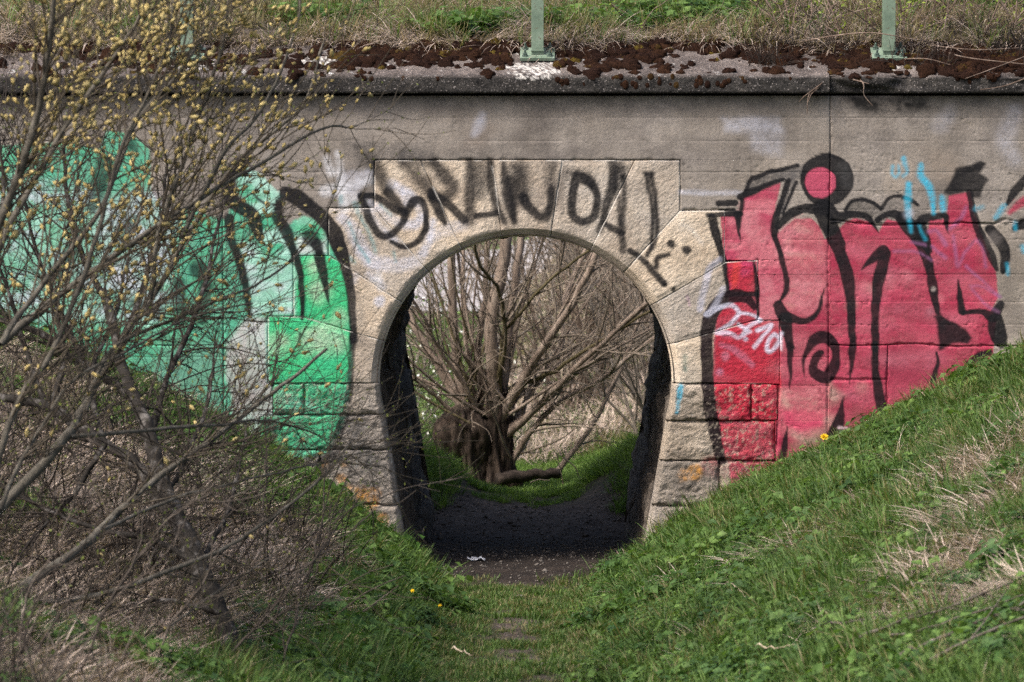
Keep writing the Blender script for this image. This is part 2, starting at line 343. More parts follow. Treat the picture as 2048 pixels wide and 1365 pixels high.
# 27.10 and lilac marks
for st in ([(110, 170, 13), (200, 115, 14), (285, 107, 14), (330, 145, 13), (320, 190, 13), (255, 250, 12), (182, 292, 14), (280, 298, 13), (325, 328, 12), (395, 290, 12)], [(350, 160, 10), (425, 172, 10), (484, 206, 10)],
           [(484, 206, 10), (400, 252, 11), (345, 320, 11)], [(330, 238, 10), (415, 280, 11)], [(460, 272, 12), (555, 242, 12), (500, 312, 11), (437, 392, 12)],
           [(612, 335, 12), (575, 305, 12), (535, 350, 12), (525, 405, 12), (550, 425, 12), (595, 375, 12), (628, 300, 11)]):
    S('c', st, (0.60, 0.60, 0.72), 0.85, 4.5, 0.2)
D('c', 377, 342, 14, (0.60, 0.60, 0.72), 0.85, 4); S('c', [(620, 330, 8), (620, 410, 4)], (0.7, 0.66, 0.72), 0.8, 5)
S('c', [(215, 375, 16), (300, 410, 20), (425, 515, 16)], (0.42, 0.16, 0.24), 0.6, 7, 0.3); D('c', 240, 455, 26, (0.46, 0.2, 0.28), 0.6, 8, 0.3); D('c', 200, 560, 22, (0.46, 0.2, 0.3), 0.7, 8, 0.3)
S('c', [(230, 310, 12), (330, 320, 14), (380, 350, 8)], (0.42, 0.14, 0.22), 0.5, 8, 0.3)
for st in ([(68, 1090, 20), (108, 900, 21), (140, 800, 19), (200, 745, 16)], [(120, 1130, 14), (180, 1040, 16), (222, 950, 16)]): S('a', st, (0.42, 0.42, 0.50), 0.75, 6, 0.3)
S('i', [(1340, 640, 12), (1420, 690, 14), (1500, 780, 12)], (0.6, 0.56, 0.5), 0.45, 8, 0.4)
S('i', [(1385, 1220, 8), (1400, 1290, 8)], PURP, 0.35, 6)
S('o', [(1360, 775, 5), (1357, 800, 4), (1353, 825, 2)], CYA, 0.8, 5, 0.4); S('o', [(1370, 715, 5), (1369, 740, 4)], (0.05, 0.14, 0.12), 0.6, 7, 0.3)
S('o', [(1678, 855, 3), (1700, 860, 2.5), (1727, 868, 3)], (0.62, 0.45, 0.48), 0.8, 3)
# ---- lilac-white fog on the left voussoirs and beside them
for st, al in (([(60, 330, 70), (190, 300, 60), (280, 260, 30)], .6), ([(10, 420, 50), (130, 400, 40), (190, 350, 30)], .65), ([(20, 660, 40), (110, 760, 55), (180, 900, 60), (260, 1040, 60), (420, 1090, 60), (640, 1080, 45), (750, 1000, 36), (800, 880, 30), (850, 700, 26)], .75),
               ([(470, 370, 46), (640, 470, 40), (740, 600, 40), (700, 710, 36), (560, 720, 36), (420, 640, 32), (330, 560, 28)], .75), ([(820, 860, 26), (950, 780, 44), (1130, 735, 40)], .55), ([(260, 1180, 26), (350, 1250, 30), (400, 1290, 20)], .7),
               ([(250, 480, 26), (270, 620, 24), (380, 770, 26), (500, 870, 24)], .6), ([(560, 440, 30), (600, 540, 30)], .6), ([(120, 1240, 22), (150, 1190, 20)], .6)):
    S('h', st, LIL, al, 11, 0.5)
for st in ([(760, 60, 22), (790, 150, 26)], [(840, 25, 16), (858, 200, 22), (880, 380, 24)], [(750, 280, 34), (900, 255, 34), (1060, 200, 24)], [(870, 375, 16), (960, 320, 24)], [(1105, 870, 34), (1130, 935, 22)], [(790, 412, 6), (1060, 412, 6)]):
    S('e', st, WHT, 0.7, 10, 0.5)
D('e', 1120, 1035, 32, LIL, 0.8, 8, 0.3)
for st in ([(80, 700, 10), (160, 900, 14), (260, 1060, 14)], [(190, 650, 13), (260, 800, 13), (330, 980, 13)], [(140, 540, 22), (160, 620, 16)], [(490, 980, 8), (510, 1060, 6)], [(90, 1030, 14), (140, 1070, 8)], [(10, 480, 16), (10, 520, 12)], [(370, 550, 8), (460, 640, 8)]):
    S('h', st, TEAL, 0.55, 7, 0.35)
# ---- black tag over the arch
for st, al, so in (([(196, 462, 33), (255, 640, 32), (325, 785, 32), (400, 835, 33), (480, 800, 32), (560, 720, 32), (620, 590, 34), (690, 505, 36), (755, 530, 32), (785, 630, 28), (778, 760, 27), (720, 860, 27), (640, 918, 26), (560, 925, 24), (460, 880, 16)], .92, 5),
                   ([(196, 462, 33), (300, 468, 32), (400, 520, 32), (490, 590, 32), (590, 618, 34)], .92, 5), ([(325, 170, 40), (370, 300, 52), (420, 390, 42)], .75, 16), ([(430, 430, 44), (490, 500, 42), (560, 590, 36)], .9, 8),
                   ([(580, 160, 30), (700, 290, 50), (800, 400, 50)], .55, 20), ([(830, 440, 46), (875, 530, 46), (915, 620, 40), (958, 712, 22)], .9, 7), ([(840, 450, 44), (960, 520, 38), (1040, 590, 38), (1130, 690, 36)], .9, 6),
                   ([(870, 170, 44), (960, 290, 60), (1030, 390, 46), (960, 470, 44), (860, 480, 40)], .66, 14), ([(1175, 700, 44), (1185, 560, 44), (1185, 400, 50), (1175, 160, 34)], .8, 12), ([(1360, 170, 34), (1385, 400, 36), (1430, 570, 36), (1500, 705, 24)], .85, 9),
                   ([(1240, 645, 30), (1420, 628, 26)], .9, 5), ([(1260, 200, 70), (1280, 330, 70), (1270, 440, 40)], .55, 26), ([(1490, 180, 24), (1520, 420, 48), (1550, 560, 44), (1585, 690, 30)], .85, 9), ([(560, 170, 30), (760, 175, 26), (860, 160, 30)], .4, 16)):
    S('h', st, BLK, min(1.0, al + (.06 if al > .7 else .24)), so, 0.08)
for st, al, so in (([(0, 600, 18), (-20, 440, 40), (-30, 300, 50)], .8, 10), ([(30, 190, 56), (50, 330, 56), (70, 430, 46)], .65, 24), ([(60, 420, 40), (130, 520, 38), (200, 585, 34), (258, 570, 32), (285, 480, 30), (290, 360, 26)], .88, 7), ([(300, 160, 30), (285, 260, 34), (285, 380, 30)], .5, 16),
                   ([(330, 470, 18), (370, 340, 22), (400, 200, 14)], .4, 18), ([(500, 250, 34), (462, 400, 34), (462, 550, 34), (530, 618, 32), (620, 585, 30), (662, 470, 30), (650, 370, 32), (590, 300, 40), (520, 262, 44)], .9, 6), ([(440, 230, 20), (540, 240, 40), (620, 330, 26)], .5, 18),
                   ([(785, 150, 34), (790, 290, 36), (735, 480, 32), (682, 690, 24)], .85, 8), ([(850, 170, 36), (870, 260, 22)], .75, 10), ([(875, 260, 22), (872, 500, 20), (852, 700, 26), (868, 855, 24)], .8, 7), ([(830, 420, 14), (845, 640, 14)], .75, 7), ([(720, 640, 22), (855, 705, 24)], .9, 5),
                   ([(815, 220, 40), (800, 340, 32)], .5, 16), ([(1052, 240, 18), (1090, 420, 15), (1110, 560, 15), (1098, 700, 15), (1090, 840, 13)], .88, 6), ([(1090, 240, 18), (1128, 420, 17), (1140, 600, 17), (1130, 760, 17), (1065, 890, 19)], .88, 6), ([(1045, 235, 18), (1100, 235, 18)], .8, 6),
                   ([(920, 850, 22), (1000, 900, 22), (1090, 1000, 24), (1200, 1115, 24)], .93, 5), ([(1130, 980, 20), (1140, 912, 18), (1230, 882, 15)], .92, 5)):
    S('i', st, BLK, min(1.0, al + (.06 if al > .7 else .24)), so, 0.08)
D('i', 1255, 795, 32, BLK, .93, 5); D('i', 1380, 846, 36, BLK, .93, 5); D('i', 1270, 1160, 18, BLK, .9, 4)
# ---- green piece, fills
G('o', [(-150, 300), (60, 290), (130, 285), (200, 300), (215, 262), (260, 268), (300, 300), (300, 380), (330, 430), (372, 418), (420, 432), (452, 440), (470, 400), (500, 420), (560, 470), (590, 440), (640, 462),
        (668, 500), (690, 560), (702, 640), (705, 720), (700, 790), (688, 850), (660, 905), (540, 930), (480, 930), (300, 930), (-150, 900)], GRN2, 0.95, 5, 0.20, (0.09, 0.42, 0.27))
G('o', [(-150, 330), (180, 380), (240, 430), (300, 410), (350, 440), (330, 540), (360, 600), (300, 660), (120, 640), (-150, 620)], MINT, 0.75, 26, 0.85, LIL)
G('o', [(190, 400), (300, 380), (360, 440), (330, 560), (250, 600), (200, 520)], LIL, 0.7, 22, 0.7)
G('o', [(330, 700), (440, 690), (440, 830), (300, 860)], (0.16, 0.27, 0.22), 0.6, 30, 0.6)
G('e', [(590, 720), (770, 720), (860, 780), (900, 950), (920, 1150), (925, 1400), (915, 1500), (900, 1590), (350, 1590), (355, 1130), (540, 1130)], GRN, 0.96, 4, 0.08, (0.04, 0.45, 0.20))
for (x, y, r) in ((720, 960, 60), (690, 800, 40), (760, 1290, 90), (640, 1310, 70), (860, 1150, 40), (430, 1330, 60), (850, 1330, 40)): D('e', x, y, r * 1.2, (0.46, 0.58, 0.42), 0.7, 22, 0.6)
G('f', [(400, 575), (895, 575), (860, 790), (330, 800), (330, 1000), (790, 1000), (870, 800)], (0.05, 0.36, 0.17), 0.85, 6, 0.3)
G('e', [(330, 740), (515, 730), (540, 800), (530, 1110), (250, 1130), (240, 900), (190, 760), (170, 640), (260, 640)], MINT, 0.85, 14, 0.45, (0.60, 0.68, 0.70))
G('f', [(220, 120), (350, 130), (355, 560), (400, 600), (395, 780), (330, 800), (250, 960), (120, 800), (130, 700), (80, 520), (80, 300)], (0.62, 0.60, 0.62), 0.95, 9, 0.35, (0.48, 0.44, 0.43))
G('f', [(140, 420), (340, 420), (390, 700), (320, 860), (260, 800), (140, 690)], (0.28, 0.24, 0.225), 0.5, 26, 0.5)
S('f', [(210, 760, 22), (270, 880, 30), (300, 960, 14)], MINT, 0.6, 14, 0.5)
S('f', [(362, 140, 6), (360, 560, 6)], MINT, 0.8, 4); S('f', [(402, 590, 6), (400, 770, 6)], GRN, 0.8, 4); S('f', [(325, 810, 8), (322, 990, 8)], GRN, 0.8, 4)
G('e', [(145, 145), (205, 122), (290, 160), (380, 240), (465, 322), (440, 350), (400, 380), (440, 480), (492, 600), (515, 720), (430, 730), (330, 640), (320, 500), (240, 400), (160, 290)], (0.07, 0.42, 0.24), 0.97, 5, 0.12, MINT)
G('e', [(240, 260), (330, 250), (450, 330), (390, 365), (300, 330)], (0.34, 0.60, 0.48), 0.7, 12, 0.4)
G('e', [(545, 490), (600, 452), (680, 482), (745, 560), (770, 620), (768, 705), (545, 705)], (0.08, 0.42, 0.22), 0.97, 5, 0.1, (0.2, 0.52, 0.36))
G('e', [(560, 610), (600, 590), (700, 640), (760, 600), (766, 705), (560, 705)], (0.58, 0.60, 0.60), 0.85, 12, 0.3)
# ---- green piece, black
for st in ([(480, 300, 46), (570, 330, 56), (680, 420, 50), (770, 500, 50), (840, 640, 54), (890, 780, 38), (920, 920, 31), (938, 1100, 27), (945, 1300, 24)], [(440, 350, 26), (430, 450, 38), (485, 560, 40), (522, 650, 30), (560, 760, 27), (590, 900, 22), (597, 1080, 17), (592, 1150, 12)],
           [(190, 80, 50), (100, 180, 46), (105, 320, 50), (170, 390, 46), (255, 440, 42), (280, 520, 48), (300, 600, 26)], [(95, 470, 36), (110, 600, 30), (150, 720, 30), (190, 850, 30), (216, 1000, 24), (236, 1130, 14)], [(715, 725, 38), (740, 850, 29), (765, 960, 17), (776, 1068, 1)],
           [(255, 295, 8), (300, 345, 8), (370, 375, 8), (440, 360, 9)], [(690, 640, 40), (712, 690, 28)]):
    S('e', st, BLK, 0.98, 3.5, 0.05)
D('e', 652, 600, 54, BLK, 0.9, 7, 0.1)
S('e', [(960, 980, 26), (985, 1150, 30), (985, 1300, 26)], (0.10, 0.09, 0.08), 0.5, 16, 0.4)
for st in ([(945, 200, 25), (930, 420, 20), (925, 560, 21), (905, 700, 24), (868, 850, 34), (820, 980, 30), (780, 1100, 56), (700, 1190, 44)], [(580, 230, 10), (570, 330, 2)], [(395, 840, 30), (375, 920, 46)], [(440, 760, 26), (470, 770, 16)]): S('f', st, BLK, 0.95, 5, 0.28)
for st in ([(370, 230, 56), (330, 400, 56), (290, 540, 36)], [(540, 80, 34), (590, 160, 22)], [(1010, 950, 60), (1060, 1030, 50), (1040, 1300, 36)], [(880, 1050, 40), (900, 1300, 28)], [(560, 620, 46), (500, 740, 40)], [(40, 1000, 40), (130, 860, 44), (200, 700, 30)], [(720, 1240, 40), (560, 1180, 30)]): S('g', st, BLK, 0.85, 9, 0.3)
# orange lichen on the foot of the left pier
for (x, y, r) in ((682, 958, 9), (690, 930, 5), (722, 985, 12), (748, 990, 14), (742, 1010, 12), (722, 1000, 8), (765, 1040, 12), (752, 1060, 12), (700, 975, 6), (650, 930, 4), (1390, 945, 14), (1365, 950, 10)): D('o', x, y, r, (0.50, 0.22, 0.02), 0.75, 9, 0.85)

def paint(P, rough=0.0):
    n = len(P); col = np.zeros((n, 3)); A = np.zeros(n)
    if n == 0: return np.zeros((0, 4))
    wob = np.stack([fbm(P[:, 0] / 22, P[:, 1] / 22, 2, 5) - .5, fbm(P[:, 0] / 22, P[:, 1] / 22, 2, 9) - .5], 1) * 5
    Q = P + wob
    pn = sstep(0.36, 0.62, fbm(P[:, 0] / 34, P[:, 1] / 22, 4, 21))
    pf = sstep(0.40, 0.60, fbm(P[:, 0] / 7, P[:, 1] / 7, 3, 33))
    cn = fbm(P[:, 0] / 60, P[:, 1] / 26, 4, 41)
    lo = Q.min(0); hi = Q.max(0)
    for kind, pts, c, al, soft, patch, c2 in LAY:
        a = np.array(pts); m = 2 * soft + (a[:, 2].max() if kind == 's' else 0)
        b0 = a[:, :2].min(0) - m; b1 = a[:, :2].max(0) + m
        if (b0 > hi).any() or (b1 < lo).any(): continue
        k = np.nonzero(((Q >= b0) & (Q <= b1)).all(1))[0]
        if len(k) == 0: continue
        sd = seg_sd(Q[k], pts) if kind == 's' else poly_sd(Q[k], pts)
        cov = al * sstep(0.5, -0.5, -1 * -sd / soft) if False else al * (1 - sstep(-soft * 0.5, soft * 0.75, sd))
        cov = cov * (1 - patch * (0.65 * pn[k] + 0.35 * pf[k]))
        cc = np.array(c)[None, :]
        if c2 is not None:
            t = sstep(0.40, 0.62, cn[k])[:, None]; cc = cc * (1 - t) + np.array(c2)[None, :] * t
        col[k] = col[k] * (1 - cov[:, None]) + cc * cov[:, None]
        A[k] = A[k] + cov * (1 - A[k])
    if rough > 0:
        fl = sstep(0.56, 0.66, fbm(P[:, 0] / 5, P[:, 1] / 5, 4, 77)) * rough
        A2 = A * (1 - fl); col = col * (A2 / np.maximum(A, 1e-6))[:, None]; A = A2
    return np.concatenate([col / np.maximum(A, 1e-5)[:, None], A[:, None]], 1)

# ------------------------------------------------------------------ the bridge: every stone, panel and coping slab its own mesh
M_SAND = wall_mat('sandstone_dressed', [(0.28, (0.40, 0.325, 0.25)), (0.5, (0.55, 0.475, 0.385)), (0.72, (0.63, 0.575, 0.50))], (0.66, 1.18), 0.5, 110, 0.05, 0.30)
M_ROUGH = wall_mat('sandstone_rough', [(0.3, (0.20, 0.17, 0.14)), (0.5, (0.36, 0.31, 0.25)), (0.7, (0.47, 0.42, 0.36))], (0.6, 1.2), 0.8, 95, 0.10, 0, 0.25)
M_ROUGHG = wall_mat('sandstone_rough_sooty', [(0.3, (0.10, 0.10, 0.10)), (0.5, (0.24, 0.22, 0.20)), (0.7, (0.40, 0.36, 0.32))], (0.55, 1.25), 0.8, 95, 0.14, 0, 0.7)
M_CONC = wall_mat('cast_concrete', [(0.25, (0.17, 0.152, 0.135)), (0.5, (0.275, 0.250, 0.225)), (0.66, (0.34, 0.312, 0.285)), (0.8, (0.35, 0.285, 0.225))], (0.7, 1.2), 0.3, 170, 0.04, 0.30)
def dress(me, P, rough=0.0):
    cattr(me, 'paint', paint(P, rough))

bridge = empty('underpass_bridge', (0.09, 0, 0), 'old sandstone and concrete underpass wall with an arched opening, covered in graffiti', 'bridge')
bridge.location = (0, 0, 0)
ACX, ACY, AR = 1051.0, 766.0, 293.0
LEG_L = [(758, 766), (761, 800), (770.5, 840), (787, 937), (800, 1029), (811, 1094), (822, 1160), (828, 1200)]
LEG_R = [(1344, 766), (1341, 800), (1331.7, 840), (1319, 921), (1305, 1002), (1293, 1067), (1280, 1130), (1272, 1200)]
def arc(a0, a1, n=24):
    return [(ACX + AR * math.cos(t), ACY - AR * math.sin(t)) for t in np.linspace(a0, a1, n)]
def ang(x, y): return math.atan2(ACY - y, x - ACX)
def resample(pl, tv):
    p = np.array(pl, float); s = np.r_[0, np.cumsum(np.hypot(*np.diff(p, axis=0).T))]
    t = tv * s[-1]; return np.stack([np.interp(t, s, p[:, 0]), np.interp(t, s, p[:, 1])], 1)
def coons(bot, top, lef, rig, step=2.4):
    ln = lambda p: np.hypot(*np.diff(np.array(p, float), axis=0).T).sum()
    nu = max(4, int(max(ln(bot), ln(top)) / step)); nv = max(4, int(max(ln(lef), ln(rig)) / step))
    ends = lambda n, L: np.unique(np.r_[np.linspace(0, 1, n), np.array([1.2, 2.4, 3.8, 15.2, 16.0, 16.8]) / L, 1 - np.array([1.2, 2.4, 3.8]) / L])
    ut = ends(nu, max(ln(bot), ln(top))); vt = ends(nv, max(ln(lef), ln(rig))); nu, nv = len(ut), len(vt)
    b, t = resample(bot, ut), resample(top, ut); l, r = resample(lef, vt), resample(rig, vt)
    u = ut[:, None, None]; v = vt[None, :, None]
    P = (1 - v) * b[:, None] + v * t[:, None] + (1 - u) * l[None] + u * r[None] \
        - ((1 - u) * (1 - v) * b[0] + u * (1 - v) * b[-1] + (1 - u) * v * t[0] + u * v * t[-1])
    return P.reshape(-1, 2), nu, nv
def slab_faces(nu, nv):
    """front grid + skirts to a ring of back vertices appended after the grid"""
    F = gridfaces(nu, nv)
    ring = [i * nv for i in range(nu)] + [(nu - 1) * nv + j for j in range(1, nv)] + [i * nv + nv - 1 for i in range(nu - 2, -1, -1)] + [j for j in range(nv - 2, 0, -1)]
    ring = np.array(ring); m = len(ring); n0 = nu * nv
    k = np.arange(m); k2 = (k + 1) % m
    return F, ring, np.stack([ring[k2], ring[k], n0 + k, n0 + k2], 1)
def stone(name, bot, top, lef, rig, mat, style, arcside=None, seed=0, proud=0.0):
    P, nu, nv = coons(bot, top, lef, rig)
    sides = dict(bot=bot, top=top, lef=lef, rig=rig)
    dj = np.full(len(P), 1e9)
    for k, pl in sides.items():
        if k != arcside: dj = np.minimum(dj, line_d(P, pl))
    da = line_d(P, sides[arcside]) if arcside else np.full(len(P), 1e9)
    x, y = P[:, 0], P[:, 1]
    out = np.full(len(P), proud + 0.0)
    if style == 'dressed':
        tool = (fbm(x / 5.0 + y / 14, y / 5.0 - x / 16, 3, seed) - .5) * 0.0055 + (fbm(x / 2.6, y / 2.6, 2, seed + 3) - .5) * 0.004 + (fbm(x / 70, y / 70, 3, seed + 5) - .5) * 0.012
        inner = sstep(4, 11, dj) * sstep(17, 21, da)
        out += tool * (0.15 + 0.85 * inner) + 0.003 * inner
        out -= (0.003 + 0.010 * sstep(.45, .62, fbm(x / 30, y / 30, 2, seed + 31))) * np.exp(-(dj / 1.25) ** 2)
        out -= np.where(da < 16, (16 - da) / 300.0 * 1.1, 0)
    else:
        rf = (fbm(x / 26, y / 20, 4, seed) - .5) * 0.024 + (fbm(x / 6, y / 5, 3, seed + 3) - .5) * 0.014
        chipped = 1.3 + 3.6 * sstep(.45, .7, fbm(x / 16, y / 16, 3, seed + 9))
        e = np.minimum(dj, da + 2)
        out += rf * sstep(1, 14, e) + 0.004 * sstep(0, 10, e)
        out -= 0.026 * np.exp(-(dj / chipped) ** 2) + 0.002
        out -= np.where(da < 9, (9 - da) / 300.0 * 1.2, 0)
    W = at(x, y, 0.0); W[:, 1] -= out
    F, ring, SK = slab_faces(nu, nv)
    cxy = W[:, [0, 2]].mean(0)
    B = W[ring].copy(); B[:, [0, 2]] = B[:, [0, 2]] * 0.992 + cxy * 0.008; B[:, 1] = 0.22
    me = mesh(name, np.vstack([W, B]), np.vstack([F, SK]), mat)
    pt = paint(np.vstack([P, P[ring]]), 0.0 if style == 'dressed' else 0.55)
    if style == 'dressed':      # pale mortar squeezed out along some joints
        mo = .75 * np.exp(-(np.r_[dj, dj[ring]] / 1.5) ** 2) * sstep(.40, .55, fbm(np.r_[x, x[ring]] / 24, np.r_[y, y[ring]] / 24, 2, seed + 37))
        pt[:, :3] = (pt[:, :3] * (pt[:, 3] * (1 - mo))[:, None] + np.array([.60, .57, .52]) * mo[:, None]) / np.maximum(pt[:, 3] * (1 - mo) + mo, 1e-5)[:, None]; pt[:, 3] = pt[:, 3] * (1 - mo) + mo
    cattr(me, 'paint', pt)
    o = obj(name, me, bridge); return o

def rayend(x, y):   # where a joint meets the arch
    return ang(x, y)
a1, a2, a3, a4, a5, a6, a7, a8, a9, a10 = [ang(*p) for p in ((767, 683), (803, 605), (855, 543), (924, 500), (1003, 476), (1100, 476), (1181, 501), (1250, 543), (1304, 611), (1338, 690))]
def A_(a): return (ACX + AR * math.cos(a), ACY - AR * math.sin(a))
v0L, v0R = (758, 766), (1344, 766)
# each: bottom = along the arch, from the joint nearer the left springing to the next; left and right = the joints outward
st_ = [
 (arc(math.pi, a1), [(536, 767), (536, 632), (606, 635)], [v0L, (536, 767)], [A_(a1), (606, 635)]),
 (arc(a1, a2), [(606, 635), (587, 634), (587, 511), (657, 511)], [A_(a1), (606, 635)], [A_(a2), (657, 511)]),
 (arc(a2, a3), [(657, 511), (657, 417), (749, 417)], [A_(a2), (657, 511)], [A_(a3), (749, 417)]),
 (arc(a3, a4), [(749, 417), (749, 321), (841, 321)], [A_(a3), (749, 417)], [A_(a4), (841, 321)]),
 (arc(a4, a5), [(841, 321), (982, 321)], [A_(a4), (841, 321)], [A_(a5), (990, 367), (982, 321)]),
 (arc(a5, a6), [(982, 321), (1125, 321)], [A_(a5), (990, 367), (982, 321)], [A_(a6), (1125, 321)]),
 (arc(a6, a7), [(1125, 321), (1270, 321)], [A_(a6), (1125, 321)], [A_(a7), (1270, 321)]),
 (arc(a7, a8), [(1270, 321), (1360, 321), (1360, 422)], [A_(a7), (1270, 321)], [A_(a8), (1360, 422)]),
 (arc(a8, a9), [(1360, 422), (1450, 422), (1450, 525)], [A_(a8), (1360, 422)], [A_(a9), (1450, 525)]),
 (arc(a9, a10), [(1450, 525), (1516, 521), (1516, 638), (1515, 640)], [A_(a9), (1450, 525)], [A_(a10), (1515, 640)]),
 (arc(a10, 0.0), [(1515, 640), (1560, 640), (1560, 769)], [A_(a10), (1515, 640)], [v0R, (1560, 769)]),
]
for i, (b, t, l, r) in enumerate(st_):
    stone('voussoir', b, t, l, r, M_SAND, 'dressed', 'bot', 11 * i, rng.uniform(-0.002, 0.003))
def leg(pl, y0, y1):
    p = np.array(pl); ys = np.linspace(y0, y1, 12)
    return [(float(np.interp(y, p[:, 1], p[:, 0])), float(y)) for y in ys]
rowsL = [(766.5, 830, [(545, 608), (608, None)]), (830, 900, [(527, None)]), (900, 1010, [(470, 640), (640, None)]), (1010, 1100, [(560, 690), (690, None)]), (1100, 1190, [(600, None)])]
rowsR = [(768, 842, [(None, 1502), (1502, 1556)]), (842, 922, [(None, 1551)]), (922, 1012, [(None, 1438), (1438, 1640)]), (1012, 1098, [(None, 1402), (1402, 1560)]), (1098, 1190, [(None, 1480)])]
for k, (y0, y1, cells) in enumerate(rowsL):
    for j, (x0, x1) in enumerate(cells):
        rig = leg(LEG_L, y1, y0) if x1 is None else [(x1, y1), (x1, y0)]
        stone('stone_block', [(x0, y1), rig[0]], [(x0, y0), rig[-1]], [(x0, y1), (x0, y0)], rig, M_ROUGH if k == 0 else M_ROUGHG, 'rough', 'rig' if x1 is None else None, 200 + 7 * k + j, rng.uniform(0, .012))
for k, (y0, y1, cells) in enumerate(rowsR):
    for j, (x0, x1) in enumerate(cells):
        lef = leg(LEG_R, y1, y0) if x0 is None else [(x0, y1), (x0, y0)]
        stone('stone_block', [lef[0], (x1, y1)], [lef[-1], (x1, y0)], lef, [(x1, y1), (x1, y0)], M_ROUGH, 'rough', 'lef' if x0 is None else None, 300 + 7 * k + j, rng.uniform(0, .012))

LINES = [236, 283, 345, 382, 420, 480, 549, 605, 650, 715, 772, 850]
def conc_patch(x0, x1, y0, y1, lines, step=2.6, edges=()):
    step = 2.5 if x0 > 450 else 4.0
    ys = list(np.linspace(y0, y1, max(3, int((y1 - y0) / step))))
    for l in lines:
        if y0 + 4 < l < y1 - 4: ys += [l - 1.6, l, l + 1.6]
    ys += [y0 + 1.1, y0 + 2.3, y1 - 1.1, y1 - 2.3]
    ys = np.unique(np.round(ys, 2)); xs = np.unique(np.r_[np.linspace(x0, x1, max(3, int((x1 - x0) / step))), x0 + 1.1, x0 + 2.3, x1 - 1.1, x1 - 2.3])
    X, Y = np.meshgrid(xs, ys, indexing='ij'); P = np.stack([X.ravel(), Y.ravel()], 1)
    return P, len(xs), len(ys)
def panel(rects, edges, lines=LINES, seed=0, proud=0.0):
    """one cast panel made of abutting rectangles; edges = polylines where it ends in a joint or crack"""
    V, F, PP, o = [], [], [], 0
    for (x0, x1, y0, y1) in rects:
        P, nu, nv = conc_patch(x0, x1, y0, y1, lines)
        x, y = P[:, 0], P[:, 1]
        out = np.full(len(P), proud + 0.002) + (fbm(x / 160, y / 120, 4, 3) - .5) * 0.014 + (fbm(x / 9, y / 9, 3, 6) - .5) * 0.003
        bi = np.searchsorted(np.array(lines), y); out += (((bi * 37) % 7) / 7.0 - .5) * 0.0012
        for l in lines:
            amp = 0.0022 * sstep(.32, .55, vnoise(x / 90 + l, np.full_like(x, l * .37), 15))
            out -= amp * np.exp(-((y - l) / 1.3) ** 2)
        for e in edges:
            d = line_d(P, e); cw = 1.1 + 2.2 * sstep(.55, .8, fbm(x / 14, y / 14, 3, 19))
            out -= 0.016 * np.exp(-(d / cw) ** 2)
        pit = sstep(.80, .84, vnoise(x / 4.2, y / 4.2, 51)) * sstep(.45, .6, fbm(x / 60, y / 60, 2, 52)); out -= 0.004 * pit
        W = at(x, y, 0.0); W[:, 1] -= out
        f, ring, sk = slab_faces(nu, nv)
        B = W[ring].copy(); c = W[:, [0, 2]].mean(0); B[:, [0, 2]] = B[:, [0, 2]] * .996 + c * .004; B[:, 1] = 0.22
        V += [W, B]; F += [f + o, sk + o]; PP += [P, P[ring]]; o += len(W) + len(B)
    me = mesh('concrete_panel', np.vstack(V), np.vstack(F), M_CONC)
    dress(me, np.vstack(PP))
    return obj('concrete_panel', me, bridge)
jR = [(1660, 150), (1661, 300), (1659, 420), (1656, 520), (1658, 690), (1655, 800), (1658, 1050)]
jL = [(446, 150), (445, 500), (447, 700), (446, 1050)]
TOPV = 192
panel([(446, 1660, TOPV, 321)], [jL, jR, [(749, 321), (1360, 321)]])
panel([(1360, 1660, 321, 422), (1450, 1660, 422, 521), (1516, 1660, 521, 640), (1560, 1660, 640, 771), (1556, 1660, 771, 842), (1551, 1660, 842, 922), (1640, 1660, 922, 1060)],
      [jR, [(1360, 422), (1450, 422)], [(1516, 521), (1516, 640)], [(1360, 321), (1360, 422)], [(1560, 640), (1558, 790), (1551, 922)]])
panel([(446, 749, 321, 417), (446, 657, 417, 511), (446, 587, 511, 632), (446, 536, 632, 767), (446, 545, 767, 830), (446, 527, 830, 900), (446, 470, 900, 1060)],
      [jL, [(749, 321), (749, 417)], [(657, 417), (749, 417)], [(657, 417), (657, 511)], [(587, 511), (587, 632)], [(536, 632), (536, 767)]])
crackA = [(1660, 440), (1710, 446), (1760, 451), (1840, 449), (1880, 450), (1920, 446), (1990, 448), (2010, 438), (2030, 443), (2300, 446)]
crackB = [(1660, 690), (1700, 692), (1760, 691), (1830, 688), (1900, 693), (1990, 692), (2300, 695)]
panel([(1660, 2290, TOPV, 446)], [jR, crackA], seed=2, proud=0.002)
panel([(1660, 2290, 446, 691)], [jR, crackA, crackB], seed=3, proud=-0.001)
panel([(1660, 1776, 691, 1060)], [jR, crackB, [(1776, 691), (1774, 760), (1776, 1060)], [(1660, 760), (1776, 760)]], [850], seed=4, proud=0.002)
panel([(1776, 2290, 691, 1060)], [crackB, [(1776, 691), (1774, 760), (1776, 1060)]], [772, 850], seed=5, proud=0.0)
panel([(-260, 446, TOPV, 690)], [jL], seed=6)
panel([(-260, 446, 690, 1060)], [jL, [(-260, 690), (446, 690)]], seed=7, proud=0.001)

